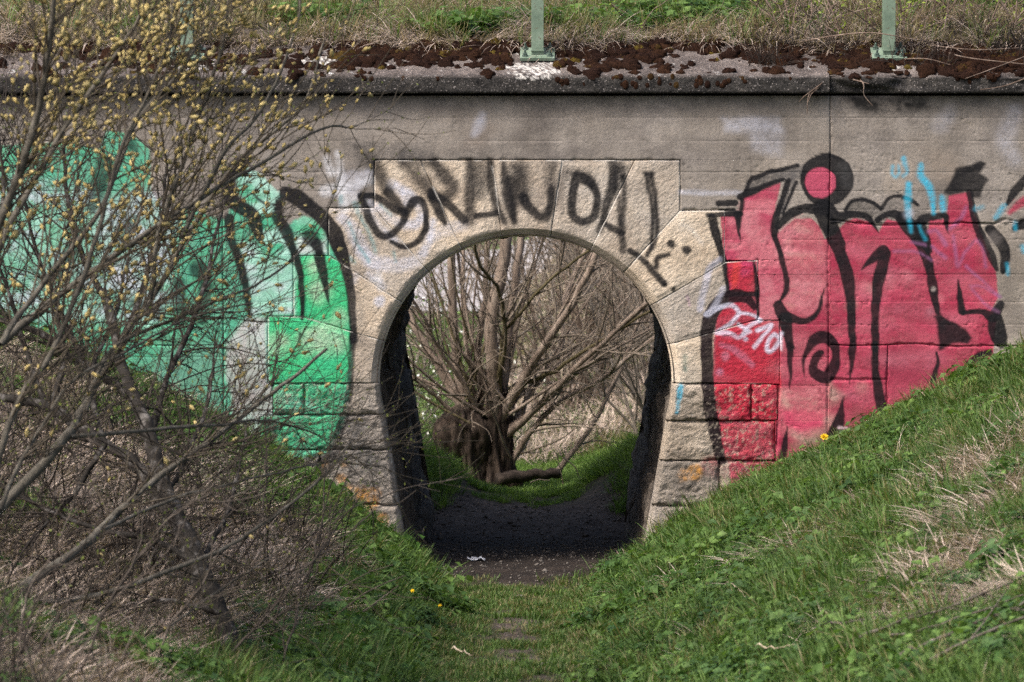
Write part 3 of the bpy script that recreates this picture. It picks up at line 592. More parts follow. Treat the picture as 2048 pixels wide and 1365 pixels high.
# tunnel lining behind the stones, and the rear face
def lining_mat():
    m, nt, b = newmat('tunnel_lining'); oc = coords(nt)
    sv = coords(nt, (6, 1.2, 0.8))
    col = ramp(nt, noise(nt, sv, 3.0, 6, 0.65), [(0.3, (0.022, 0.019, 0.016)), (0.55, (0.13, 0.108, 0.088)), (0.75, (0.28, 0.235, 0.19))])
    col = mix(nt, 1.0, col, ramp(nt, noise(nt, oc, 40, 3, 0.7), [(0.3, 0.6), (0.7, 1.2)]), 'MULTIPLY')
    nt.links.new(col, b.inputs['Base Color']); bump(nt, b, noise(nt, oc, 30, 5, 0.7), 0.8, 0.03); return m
M_LIN = lining_mat()
TL = 4.5
prof = [(p[0], p[1]) for p in reversed(LEG_L)] + arc(math.pi, 0, 60)[1:-1] + LEG_R
PW = at(np.array(prof)[:, 0], np.array(prof)[:, 1], 0.0)
_sl = np.r_[0, np.cumsum(np.linalg.norm(np.diff(PW, axis=0), axis=1))]; _st = np.linspace(0, _sl[-1], 200); PW = np.stack([np.interp(_st, _sl, PW[:, q]) for q in range(3)], 1)
nseg = 130
ys = np.linspace(0.03, TL, nseg)
V = np.repeat(PW[:, None, :], nseg, 1); V[..., 1] = ys[None, :]
sarc = _st[:, None] * 11 * np.ones((1, nseg))
course = np.floor(_st / .31); dj_ = np.abs((_st / .31) % 1 - .5)[:, None] * .31; bj_ = np.abs(((ys[None, :] + .33 * (course[:, None] % 2)) / .66) % 1 - .5) * .66
groove = .030 * np.exp(-((.155 - dj_) / .018) ** 2) + .022 * np.exp(-((.33 - bj_) / .020) ** 2) + .03 * (_hash(course[:, None] + 0 * ys[None], np.floor((ys[None, :] + .33 * (course[:, None] % 2)) / .66), 5) - .5)
rough_ = (fbm(sarc * 0.55, np.repeat(ys[None], len(PW), 0) * 2.2, 4, 61) - .5) * 0.15 * sstep(0.05, 0.5, ys)[None, :]
cen = np.array([PW[:, 0].mean(), 0, PW[:, 2].mean() + 0.2])
nrm = PW - cen; nrm[:, 1] = 0; nrm /= np.linalg.norm(nrm, axis=1)[:, None]
V = V + nrm[:, None, :] * (rough_ + groove * sstep(.05, .25, ys)[None, :] + 0.012)[..., None]
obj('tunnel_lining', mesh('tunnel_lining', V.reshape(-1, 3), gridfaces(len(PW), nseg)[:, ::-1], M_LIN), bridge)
R2 = PW.copy(); R2[:, 1] = TL
O2 = R2.copy(); O2[:, 0] = cen[0] + nrm[:, 0] * 40; O2[:, 2] = np.clip(cen[2] + nrm[:, 2] * 40, -0.6, 3.6); O2[:, 0] = np.clip(O2[:, 0], -7, 7); O2[:, 1] = TL + 0.01
nP = len(PW); k = np.arange(nP - 1)
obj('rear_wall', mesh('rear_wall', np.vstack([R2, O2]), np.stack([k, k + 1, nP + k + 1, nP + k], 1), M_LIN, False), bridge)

# coping slabs
def cop_mat():
    m, nt, b = newmat('coping_concrete'); oc = coords(nt)
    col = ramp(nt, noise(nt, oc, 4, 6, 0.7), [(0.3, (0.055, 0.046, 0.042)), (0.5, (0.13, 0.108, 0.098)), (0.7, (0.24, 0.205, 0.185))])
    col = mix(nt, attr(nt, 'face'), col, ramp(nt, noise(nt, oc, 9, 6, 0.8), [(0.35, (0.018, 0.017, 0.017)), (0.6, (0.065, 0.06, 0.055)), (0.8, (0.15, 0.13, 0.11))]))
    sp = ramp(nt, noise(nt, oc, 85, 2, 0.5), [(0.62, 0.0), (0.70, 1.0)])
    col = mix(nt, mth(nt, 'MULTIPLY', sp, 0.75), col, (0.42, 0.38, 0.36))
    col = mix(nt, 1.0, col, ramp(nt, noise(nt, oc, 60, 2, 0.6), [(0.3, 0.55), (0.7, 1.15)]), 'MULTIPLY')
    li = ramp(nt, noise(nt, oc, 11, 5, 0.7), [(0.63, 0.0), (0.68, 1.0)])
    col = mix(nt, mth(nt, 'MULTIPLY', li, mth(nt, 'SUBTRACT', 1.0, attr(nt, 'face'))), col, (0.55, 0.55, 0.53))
    col = mix(nt, attr(nt, 'lime'), col, (0.58, 0.56, 0.52))
    nt.links.new(col, b.inputs['Base Color']); bump(nt, b, noise(nt, oc, 70, 4, 0.75), 0.9, 0.02); return m
M_COP = cop_mat()
COP_Z0, COP_Y0, COP_Y1 = 3.105, -0.085, 0.46
SLOPE = 0.38
def cop_z(y): return COP_Z0 + 0.112 + SLOPE * (y - COP_Y0)
def coping(x0, x1, crumb, seed):
    prof_ = [(0.05, COP_Z0 + 0.0), (COP_Y0 + 0.012, COP_Z0), (COP_Y0, COP_Z0 + 0.01)]
    prof_ += [(COP_Y0, z) for z in np.linspace(COP_Z0 + 0.02, COP_Z0 + 0.1, 9)]
    prof_ += [(y, cop_z(y)) for y in np.linspace(COP_Y0 + 0.008, COP_Y1, 32)] + [(COP_Y1, COP_Z0 - 0.1), (0.05, COP_Z0 - 0.1)]
    pr = np.array(prof_); nx = int((x1 - x0) / 0.014)
    xs = np.linspace(x0, x1, nx)
    V = np.zeros((nx, len(pr), 3)); V[..., 0] = xs[:, None]; V[..., 1] = pr[None, :, 0]; V[..., 2] = pr[None, :, 1]
    n1 = fbm(V[..., 0] * 9, (V[..., 1] + V[..., 2]) * 9, 4, seed) - .5; n2 = fbm(V[..., 0] * 45, (V[..., 1] - V[..., 2]) * 45, 3, seed + 4) - .5
    fr = ((pr[:, 0] < COP_Y0 + 0.03) & (pr[:, 1] > COP_Z0 - .01))[None, :]
    V[..., 1] += np.where(fr, 0.016 * n1 + 0.010 * n2, 0)
    tp = (np.arange(len(pr)) > 11)[None, :] & (pr[:, 1] > COP_Z0)[None, :]
    V[..., 2] += np.where(tp, 0.022 * n1 + 0.012 * n2, 0)
    if crumb:
        c = sstep(.38, .7, fbm(V[..., 0] * 3, V[..., 2] * 9, 3, 71))
        V[..., 1] += np.where(fr, 0.05 * c, 0); V[..., 2] -= np.where(tp, 0.03 * c * np.exp(-((V[..., 1] - COP_Y0) / .1) ** 2), 0)
    me = mesh('coping_slab', V.reshape(-1, 3), gridfaces(nx, len(pr))[:, ::-1], M_COP)
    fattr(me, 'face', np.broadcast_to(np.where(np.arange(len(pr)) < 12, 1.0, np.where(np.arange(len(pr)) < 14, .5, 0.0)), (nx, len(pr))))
    U, Vv, _ = proj(V.reshape(-1, 3))
    lime = np.zeros(len(U))
    for cu, cv, ru, rv in ((1068, 140, 62, 24), (640, 122, 40, 12), (1775, 136, 26, 8), (380, 128, 55, 16), (2010, 104, 60, 18)):
        d = ((U - cu) / ru) ** 2 + ((Vv - cv) / rv) ** 2
        lime = np.maximum(lime, np.where(d + (fbm(U / 9, Vv / 5, 3, 5) - .5) * 1.3 < 0.8, sstep(.46, .54, fbm(U / 2.6, Vv / 1.6, 3, 8)) * .85, 0))
    fattr(me, 'lime', lime)
    return obj('coping_slab', me, bridge)
xL = at(446, 160, COP_Y0)[0]; xR = at(1660, 160, COP_Y0)[0]
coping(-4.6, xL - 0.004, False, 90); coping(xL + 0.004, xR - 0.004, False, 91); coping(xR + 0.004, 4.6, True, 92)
# ------------------------------------------------------------------ ground
PROF = [  # y, [(x, z) ...] cross-sections of the cutting
 (-40, [(-150, 1.4), (-6, 1.4), (-3.6, 1.1), (-2, .65), (-1, .3), (0, .12), (1, .28), (2, .62), (3.4, 1.15), (6, 1.6), (150, 1.6)]),
 (-7,  [(-150, 3.0), (-7, 3.0), (-5, 1.9), (-3.6, 1.2), (-2, .62), (-1, .26), (-.3, .05), (.4, .05), (1, .24), (2, .68), (3.4, 1.35), (5, 2.2), (7, 3.0), (150, 3.0)]),
 (-2.2, [(-150, 3.2), (-7, 3.2), (-5, 2.2), (-3.6, 1.55), (-2.2, .98), (-1.2, .46), (-.6, .16), (-.25, .0), (.35, 0), (.75, .14), (1.3, .40), (2.2, .80), (3.4, 1.32), (5, 2.2), (7, 3.2), (150, 3.2)]),
 (-0.9, [(-150, 3.3), (-7, 3.3), (-5, 2.4), (-3.6, 1.62), (-2.2, 1.04), (-1.2, .46), (-.75, .17), (-.38, .0), (.42, 0), (.85, .16), (1.3, .40), (2.2, .82), (3.4, 1.33), (5, 2.3), (7, 3.3), (150, 3.3)]),
 (-0.10, [(-150, 3.3), (-7, 3.3), (-5, 2.4), (-3.6, 1.66), (-2.24, 1.06), (-1.68, .72), (-1.08, .33), (-.78, .08), (-.6, 0), (.78, 0), (.95, .1), (1.25, .34), (1.92, .62), (2.42, .88), (3.4, 1.34), (5, 2.3), (7, 3.3), (150, 3.3)]),
 (0.15, [(-150, .0), (-.95, .0), (1.1, .0), (150, .0)]),
 (4.4,  [(-150, -.28), (-.9, -.28), (1.0, -.28), (150, -.28)]),
 (4.7,  [(-150, 2.8), (-6, 2.8), (-1.6, .42), (-1.12, -.04), (-.90, -.27), (.05, -.3), (1.02, -.28), (1.22, -.04), (1.6, .40), (6, 2.8), (150, 2.8)]),
 (6.5,  [(-150, 1.6), (-6, 1.6), (-1.5, .3), (-.7, -.02), (-.35, -.24), (.05, -.32), (.45, -.26), (.9, .06), (1.6, .5), (6, 1.6), (150, 1.6)]),
 (9.0, [(-150, .2), (-2, -.5), (-.7, -.60), (.3, -.62), (1.2, -.42), (3, .2), (150, .6)]),
 (14.0, [(-150, -.6), (-.7, -.7), (.6, -.62), (1.6, -.3), (4, .5), (150, 1.0)]),
 (24.0, [(-150, -.8), (-.4, -.8), (.4, -.2), (1.2, .7), (4, 1.4), (150, 1.6)]),
 (34.0, [(-150, -.9), (-.6, -.9), (.2, -.1), (1.2, 1.3), (4, 2.0), (150, 2.2)]),
 (150.0, [(-150, -.6), (0, -.6), (3, 1.5), (150, 2.0)]),
 (900.0, [(-150, 3), (150, 5)]),
]
_py = np.array([p[0] for p in PROF])
def gz(x, y, rough=True):
    x = np.atleast_1d(np.asarray(x, float)); y = np.atleast_1d(np.asarray(y, float))
    Z = np.stack([np.interp(x, [q[0] for q in p[1]], [q[1] for q in p[1]]) for p in PROF], 0)
    i = np.clip(np.searchsorted(_py, y) - 1, 0, len(_py) - 2); t = (y - _py[i]) / (_py[i + 1] - _py[i])
    t = np.clip(t, 0, 1); t = t * t * (3 - 2 * t)
    k = np.arange(len(x)); z = Z[i, k] * (1 - t) + Z[i + 1, k] * t
    z = z - .085 * np.exp(-(np.abs(x - .09) / 1.25) ** 4) * sstep(-3.2, -1.2, y) * (1 - sstep(4.2, 4.9, y))
    if rough:
        z = z + (fbm(x * 1.3, y * 1.3, 3, 101) - .5) * 0.10 * sstep(.3, 1.2, np.abs(x - .05)) + (fbm(x * 7, y * 7, 3, 105) - .5) * 0.035
    return z
def soil_mask(x, y):
    tunnel = sstep(-0.62, -0.25, y + (fbm(x * 4, y * 4, 3, 111) - .5) * .5) * (1 - sstep(5.5, 6.6, y + (fbm(x * 3, y * 3, 2, 119) - .5) * .8)) * (1 - sstep(.75, .95, np.abs(x - .09) + .16 * sstep(4.6, 6.2, y)))
    pathm = (1 - sstep(.05, .26, np.abs(x - .10 + .06 * np.sin(y * 1.3)))) * sstep(.42, .60, fbm(x * 5, y * 3, 3, 117)) * (y < 0)
    near = (1 - sstep(.12, .42, np.abs(x - .08))) * sstep(-1.25, -0.6, y) * (y < 0)
    return np.clip(np.maximum(np.maximum(tunnel, pathm), near), 0, 1)
def ground_mat():
    m, nt, b = newmat('soil_and_turf'); oc = coords(nt)
    soil = ramp(nt, noise(nt, oc, 7, 6, 0.7), [(0.3, (0.030, 0.024, 0.020)), (0.55, (0.080, 0.062, 0.050)), (0.75, (0.15, 0.12, 0.10))])
    peb = ramp(nt, noise(nt, oc, 45, 2, 0.5), [(0.62, 0.0), (0.68, 1.0)])
    soil = mix(nt, mth(nt, 'MULTIPLY', peb, 0.5), soil, (0.26, 0.23, 0.21))
    turf = ramp(nt, noise(nt, oc, 5, 5, 0.65), [(0.35, (0.015, 0.018, 0.008)), (0.55, (0.032, 0.034, 0.014)), (0.75, (0.08, 0.066, 0.038))])
    litter = ramp(nt, noise(nt, oc, 9, 5, 0.7), [(0.3, (0.035, 0.026, 0.018)), (0.6, (0.10, 0.078, 0.056)), (0.8, (0.16, 0.13, 0.095))])
    mead = ramp(nt, noise(nt, oc, 1.5, 4, 0.6), [(0.3, (0.07, 0.13, 0.03)), (0.7, (0.16, 0.24, 0.06))])
    col = mix(nt, attr(nt, 'litter'), turf, litter)
    col = mix(nt, attr(nt, 'meadow'), col, mead)
    col = mix(nt, attr(nt, 'soil'), col, mix(nt, attr(nt, 'floor_shade'), soil, mix(nt, 1.0, soil, (.34, .33, .33), 'MULTIPLY')))  # shade in and just before the tunnel is painted into the soil colour
    nt.links.new(col, b.inputs['Base Color'])
    bump(nt, b, mth(nt, 'ADD', noise(nt, oc, 22, 5, 0.7), mth(nt, 'MULTIPLY', noise(nt, oc, 6, 3, 0.6), 1.5)), 0.9, 0.03); return m
def gax(lo, hi, dlo, dhi, d, n=40):
    a = np.arange(dlo, dhi, d); L = dlo - np.geomspace(d, dlo - lo, n)[::-1]; R = a[-1] + np.geomspace(d, hi - a[-1], n)
    return np.r_[L, a, R]
gx = gax(-150, 150, -4.2, 4.2, 0.05); gy = gax(-40, 900, -10, 12, 0.06)
X, Y = np.meshgrid(gx, gy, indexing='ij'); xf, yf = X.ravel(), Y.ravel()
zf = gz(xf, yf)
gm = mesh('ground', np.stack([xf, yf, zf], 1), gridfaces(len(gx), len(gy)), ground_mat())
fattr(gm, 'soil', soil_mask(xf, yf)); fattr(gm, 'floor_shade', sstep(-1.0, -.55, yf + (fbm(xf * 3, yf * 3, 2, 8) - .5) * .5) * (1 - sstep(3.6, 5.2, yf))); fattr(gm, 'litter', sstep(10, 13, yf) * sstep(-.6, .6, xf)); fattr(gm, 'meadow', sstep(11, 15, yf) * (1 - sstep(-.2, .6, xf)))
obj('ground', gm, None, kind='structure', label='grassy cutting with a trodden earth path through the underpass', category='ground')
def lift(u, v, ymin=-12.0, ymax=-0.05):
    """place on the ground seen at a pixel"""
    y = np.linspace(ymin, ymax, 400); P = np.array([at(u, v, q) for q in y]); h = gz(P[:, 0], P[:, 1], False)
    i = np.nonzero(P[:, 2] <= h)[0]
    k = i[0] if len(i) else len(y) - 1
    return P[k, 0], P[k, 1]
def simple_mat(name, c1, c2, scale=6.0, rough=0.9, bs=0.4, bscale=40, rv=0.25):
    m, nt, b = newmat(name); oc = coords(nt)
    col = ramp(nt, noise(nt, oc, scale, 5, 0.65), [(0.3, c1), (0.7, c2)])
    col = mix(nt, 1.0, col, ramp(nt, rnd(nt), [(0, 1 - rv), (1, 1 + rv)]), 'MULTIPLY')
    nt.links.new(col, b.inputs['Base Color']); b.inputs['Roughness'].default_value = rough
    bump(nt, b, noise(nt, oc, bscale, 4, 0.7), bs, 0.01); return m
# pale gravel track far beyond the arch
gx_ = np.linspace(-30, 0.5, 40); gy_ = np.linspace(40, 62, 24)
X, Y = np.meshgrid(gx_, gy_, indexing='ij')
obj('gravel_track', mesh('gravel_track', np.stack([X.ravel(), Y.ravel(), gz(X.ravel(), Y.ravel(), False) + 0.09], 1), gridfaces(40, 24), simple_mat('pale_gravel', (0.30, 0.28, 0.28), (0.44, 0.42, 0.42), 3)), None, kind='structure', label='pale gravel track in the sun far beyond the arch', category='track')

# ------------------------------------------------------------------ embankment on top of the bridge
def ez(x, y):
    z = np.interp(y, [0.3, .46, .8, 1.4, 2.0, 3.0, 4.45, 4.5, 9.0], [cop_z(.46) - .08, cop_z(.46) - .04, 3.47, 3.56, 3.63, 3.70, 3.73, 3.73, 3.6])
    return z + (fbm(x * 1.7, y * 1.7, 3, 131) - .5) * .14 * sstep(.4, .9, y) + (fbm(x * 8, y * 8, 2, 133) - .5) * .03
ex = gax(-60, 60, -4.4, 4.4, 0.07, 20); ey = np.r_[np.arange(.34, 4.6, .06), 5, 6]
X, Y = np.meshgrid(ex, ey, indexing='ij')
em = mesh('embankment', np.stack([X.ravel(), Y.ravel(), ez(X.ravel(), Y.ravel())], 1), gridfaces(len(ex), len(ey)), gm.materials[0])
fattr(em, 'litter', np.full(X.size, .6)); fattr(em, 'soil', 0.5 * sstep(.4, .6, fbm(X.ravel() * 2, Y.ravel() * 2, 3, 9))); fattr(em, 'meadow', np.zeros(X.size))
obj('embankment', em, None, kind='structure', label='overgrown earth fill above the coping', category='embankment')
# dark concrete kerb at the far side of the fill
def kerb_mat():
    m, nt, b = newmat('weathered_kerb'); oc = coords(nt)
    col = ramp(nt, noise(nt, oc, 5, 6, 0.7), [(0.3, (0.025, 0.025, 0.026)), (0.6, (0.06, 0.058, 0.055)), (0.8, (0.10, 0.095, 0.09))])
    col = mix(nt, ramp(nt, noise(nt, oc, 30, 3, 0.6), [(0.62, 0.0), (0.67, 0.9)]), col, (0.42, 0.42, 0.42))
    nt.links.new(col, b.inputs['Base Color']); bump(nt, b, noise(nt, oc, 40, 4, 0.7), .7, .02); return m
M_KERB = kerb_mat()
kerb = empty('concrete_kerb', (0, 4.75, 3.5), 'dark lichen-spotted concrete kerb at the back of the overgrown fill', 'kerb')
for i, (x0, x1) in enumerate(((-6.0, -3.0), (-3.0, 0.0), (0.0, 3.0), (3.0, 6.0))):
    v, f = box((x0 + x1) / 2, 0, .25, x1 - x0 - .012, .3, .62); obj('kerb_block', mesh('kerb_block', v, f, M_KERB, False), kerb)
    v, f = box((x0 + x1) / 2, -.03, .60, x1 - x0 - .012, .42, .08); obj('kerb_cap', mesh('kerb_cap', v, f, M_KERB, False), kerb)
M_RUST = simple_mat('rusty_steel', (0.020, 0.012, 0.010), (0.075, 0.035, 0.022), 12)
for u, lab in ((533, 'short rusty steel post in the dry grass behind the first railing post'), (1925, 'rusty steel stub post behind the brambles near the third railing post')):
    p = at(u, 20, 3.2)
    v1, f1 = box(0, 0, .35, .09, .012, .9); v2, f2 = box(0, .05, .35, .012, .09, .9); V, F = merge([(v1, f1), (v2, f2)])
    o = empty('rusty_post', (p[0], 3.2, 3.66), lab, 'post', 'rusty posts on the fill'); obj('angle_bar', mesh('angle_bar', V, F, M_RUST, False), o)

# ------------------------------------------------------------------ green railing posts
def green_mat():
    m, nt, b = newmat('green_painted_steel'); oc = coords(nt)
    col = ramp(nt, noise(nt, oc, 9, 6, 0.7), [(0.3, (0.10, 0.145, 0.105)), (0.55, (0.165, 0.225, 0.165)), (0.75, (0.23, 0.29, 0.23))])
    col = mix(nt, ramp(nt, noise(nt, oc, 16, 6, 0.75), [(0.62, 0.0), (0.70, 0.6)]), col, (0.38, 0.42, 0.45))
    col = mix(nt, ramp(nt, noise(nt, oc, 55, 4, 0.7), [(0.62, 0.0), (0.66, 0.85)]), col, (0.10, 0.05, 0.03))
    nt.links.new(col, b.inputs['Base Color']); b.inputs['Roughness'].default_value = .55; bump(nt, b, noise(nt, oc, 120, 3, .6), .15, .004); return m
M_GREEN = green_mat(); M_BOLT = simple_mat('dull_bolt_steel', (0.05, 0.08, 0.065), (0.14, 0.19, 0.16), 30, .5)
def bevel_box(cx, cy, cz, sx, sy, sz, w=0.003):
    import bmesh
    bm = bmesh.new(); bmesh.ops.create_cube(bm, size=1.0)
    for q in bm.verts: q.co = Vector((q.co.x * sx + cx, q.co.y * sy + cy, q.co.z * sz + cz))
    bmesh.ops.bevel(bm, geom=bm.edges[:] + bm.verts[:], offset=w, segments=2, affect='EDGES', profile=.7)
    me = bpy.data.meshes.new('b'); bm.to_mesh(me); bm.free(); return me
def to_vf(me):
    v = np.array([q.co[:] for q in me.vertices]); f = [list(p.vertices) for p in me.polygons]; return v, f
def merge_l(parts):
    V, F, o = [], [], 0
    for v, f in parts: V.append(v); F += [[i + o for i in p] for p in f]; o += len(v)
    return np.concatenate(V), F
def cyl(cx, cy, z0, z1, r, n=10, r1=None):
    r1 = r if r1 is None else r1
    t = np.linspace(0, 2 * math.pi, n, endpoint=False)
    v = np.vstack([np.stack([cx + r * np.cos(t), cy + r * np.sin(t), np.full(n, z0)], 1), np.stack([cx + r1 * np.cos(t), cy + r1 * np.sin(t), np.full(n, z1)], 1)])
    f = [[i, (i + 1) % n, n + (i + 1) % n, n + i] for i in range(n)] + [list(range(n, 2 * n)), list(range(n - 1, -1, -1))]
    return v, f
tilt = math.atan(SLOPE)
v, f = to_vf(bevel_box(0, .10, .012, .232, .20, .022)); ME_PLATE = mesh('base_plate', v, f, M_GREEN, False)
v, f = merge_l([to_vf(bevel_box(0, -.044, .55, .082, .009, 1.3, .002)), to_vf(bevel_box(0, .044, .55, .082, .009, 1.3, .002)), to_vf(bevel_box(0, 0, .55, .008, .079, 1.3, .001)), to_vf(bevel_box(0, -.052, -.075, .09, .012, .012, .004))])
ME_UP = mesh('upright', v, f, M_GREEN, False)
v, f = merge_l([cyl(0, 0, 0, .006, .020), cyl(0, 0, .006, .021, .0145, 6), cyl(0, 0, .021, .040, .0075), cyl(0, 0, .040, .046, .0075, 10, .004)])
ME_BOLT = mesh('bolt', v, f, M_BOLT, False)
for u, lab in ((375, 'pale green steel railing post half hidden behind yellow catkins'), (1075, 'pale green steel railing post with bolted base plate, above the arch'), (1777, 'pale green steel railing post wrapped in bramble shoots and dead sticks')):
    y = 0.245; x = at(u, 110, y)[0]
    o = empty('railing_post', (x, y, cop_z(y) + .012), lab, 'railing post', 'green railing posts on the coping')
    pl = obj('base_plate', ME_PLATE, o); pl.location = (0, -.10 * math.cos(tilt), -.10 * math.sin(tilt)); pl.rotation_euler = (tilt, 0, 0)
    up = obj('upright', ME_UP, o); up.location = (0, 0, .11)
    for sx in (-1, 1):
        for sy in (-1, 1):
            bo = obj('bolt', ME_BOLT, pl); bo.location = (sx * .083, .10 + sy * .066, .023)

# ------------------------------------------------------------------ moss on the coping
def moss_mat():
    m, nt, b = newmat('moss'); oc = coords(nt)
    a = attr(nt, 'hue')
    col = ramp(nt, a, [(0.0, (0.022, 0.011, 0.008)), (0.6, (0.042, 0.020, 0.011)), (0.78, (0.070, 0.045, 0.012)), (1.0, (0.12, 0.088, 0.018))])
    col = mix(nt, 1.0, col, ramp(nt, noise(nt, oc, 90, 3, .7), [(0.3, .35), (0.7, 1.7)]), 'MULTIPLY')
    nt.links.new(col, b.inputs['Base Color']); b.inputs['Specular IOR Level'].default_value = .05
    bump(nt, b, noise(nt, oc, 160, 3, .8), 1.0, .02); return m
def dome(nr=5, na=12):
    v = [(0, 0, 1)]; f = []
    for i in range(1, nr + 1):
        for j in range(na):
            t = i / nr * math.pi / 2; v.append((math.sin(t) * math.cos(2 * math.pi * j / na), math.sin(t) * math.sin(2 * math.pi * j / na), math.cos(t) - (.25 if i == nr else 0)))
    for j in range(na): f.append((0, 1 + j, 1 + (j + 1) % na))
    for i in range(nr - 1):
        for j in range(na):
            a = 1 + i * na + j; b_ = 1 + i * na + (j + 1) % na; f += [(a, a + na, b_ + na), (a, b_ + na, b_)]
    return np.array(v), np.array(f)
dv, df = dome()
MV, MF, MH, o_ = [], [], [], 0
r_ = np.random.default_rng(31)
cnt = 0
while cnt < 3600:
    x = r_.uniform(-4.2, 4.2); y = r_.uniform(COP_Y0 + .01, COP_Y1 + .16)
    dens = sstep(.34, .58, fbm(np.array([x * 1.6]), np.array([y * 4.0]), 3, 141))[0]
    t = (y - COP_Y0) / .55; dens = dens * (0.05 + 1.2 * t ** 1.6) + .10 * t ** 2 if x < xR else dens * .8 + .12
    if r_.random() > dens: continue
    u_, v_, _ = proj(np.array([x, y, cop_z(y)]))
    if abs(u_ - 1068) < 46 and 112 < v_ < 160: continue
    s = r_.gamma(2.2, .0085) + .007; s = min(s, .05)
    jit = 1 + .6 * (fbm(dv[:, 0] * 2.2 + cnt, dv[:, 1] * 2.2 + dv[:, 2] * 1.7, 3, cnt) - .5)[:, None] * 2
    q = dv * jit * [s * r_.uniform(.9, 1.7), s * r_.uniform(.8, 1.2), s * r_.uniform(.6, 1.0)]
    q *= r_.uniform(.84, 1.18, (len(q), 1)); q[:, 2] += SLOPE * q[:, 1]
    z = cop_z(y) if y < COP_Y1 else ez(np.array([x]), np.array([y]))[0]
    MV.append(q + [x, y, z - .004]); MF.append(df + o_); o_ += len(dv); cnt += 1
    MH.append(np.clip((r_.random() ** 1.8) * (1.0 if r_.random() < .40 else .5) * (.55 + .9 * fbm(q[:, 0] * 60 + cnt, q[:, 1] * 60, 2, cnt)), 0, 1))
for k in range(60):   # small tufts hanging on the front edge
    x = r_.uniform(-3.6, 3.6) if k < 25 else r_.uniform(.3, 1.6); s = r_.uniform(.010, .024)
    q = dv[:, [0, 2, 1]] * [s, -s * .5, s * r_.uniform(.8, 1.6)]
    MV.append(q + [x, COP_Y0 + .006, COP_Z0 + r_.uniform(.05, .11)]); MF.append(df[:, ::-1] + o_); o_ += len(dv); MH.append(np.full(len(dv), r_.random() * .7))
MV = np.concatenate(MV); MF = np.concatenate(MF)
mm = mesh('moss', MV, MF, moss_mat()); fattr(mm, 'hue', np.concatenate(MH))
obj('moss', mm, None, kind='stuff', label='dark brown and olive moss cushions on the coping', category='moss')

# ------------------------------------------------------------------ tubes: limbs, twigs
def tube(pts, rad, k=5, cap=True):
    p = np.asarray(pts, float); n = len(p); r = np.asarray(rad, float)
    t = np.gradient(p, axis=0); t /= np.linalg.norm(t, axis=1)[:, None] + 1e-12
    ref = np.array([0.0, 1.0, 0.0]) if abs(t[:, 1]).mean() < .8 else np.array([1.0, 0, 0])
    a = np.cross(t, ref); a /= np.linalg.norm(a, axis=1)[:, None] + 1e-12; b = np.cross(t, a)
    th = np.linspace(0, 2 * math.pi, k, endpoint=False)
    V = p[:, None] + r[:, None, None] * (np.cos(th)[None, :, None] * a[:, None] + np.sin(th)[None, :, None] * b[:, None])
    i = np.arange(n - 1)[:, None]; j = np.arange(k)[None, :]; j2 = (j + 1) % k
    F = np.stack([(i * k + j), (i * k + j2), ((i + 1) * k + j2), ((i + 1) * k + j)], -1).reshape(-1, 4)
    return V.reshape(-1, 3), F
class Tubes:
    def __init__(s): s.V = []; s.F = []; s.o = 0
    def add(s, pts, rad, k=5):
        v, f = tube(pts, rad, k); s.V.append(v); s.F.append(f + s.o); s.o += len(v)
    def build(s, name, mat, parent=None, **kw):
        if not s.V: return None
        return obj(name, mesh(name, np.concatenate(s.V), np.concatenate(s.F), mat), parent, **kw)
def walk(p0, d, L, n, wander, up, R, bend=None):
    d = np.array(d, float); d /= np.linalg.norm(d); p = [np.array(p0, float)]; st = L / n
    drift = R.normal(0, wander, 3)
    for i in range(n):
        d = d + R.normal(0, wander, 3) * .7 + drift * .5 + np.array([0, 0, up]) * st
        if bend is not None: d = d + np.array(bend) * st
        d /= np.linalg.norm(d); p.append(p[-1] + d * st)
    return np.array(p)
def spline(P, m=6):
    q = smooth_pts([tuple(x) for x in P], m) if False else None
    P = np.asarray(P, float); e = np.vstack([2 * P[0] - P[1], P, 2 * P[-1] - P[-2]]); out = []
    for i in range(1, len(e) - 2):
        for k in range(m):
            t = k / m; out.append(.5 * (2 * e[i] + (e[i + 1] - e[i - 1]) * t + (2 * e[i - 1] - 5 * e[i] + 4 * e[i + 1] - e[i + 2]) * t * t + (3 * e[i] - e[i - 1] - 3 * e[i + 1] + e[i + 2]) * t ** 3))
    out.append(e[-2]); return np.array(out)
def perp_dir(t, R, spread):
    r = R.normal(0, 1, 3); r -= t * (r @ t); r /= np.linalg.norm(r) + 1e-9
    return t * math.cos(spread) + r * math.sin(spread)
def bark(name, c1, c2, c3, sc_=14, stretch=(1, 1, .3)):
    m, nt, b = newmat(name); oc = coords(nt, stretch)
    col = ramp(nt, noise(nt, oc, sc_, 6, .7), [(0.32, c1), (0.52, c2), (0.70, c3)])
    nt.links.new(col, b.inputs['Base Color']); bump(nt, b, noise(nt, oc, sc_ * 2.5, 4, .7), .7, .012); return m
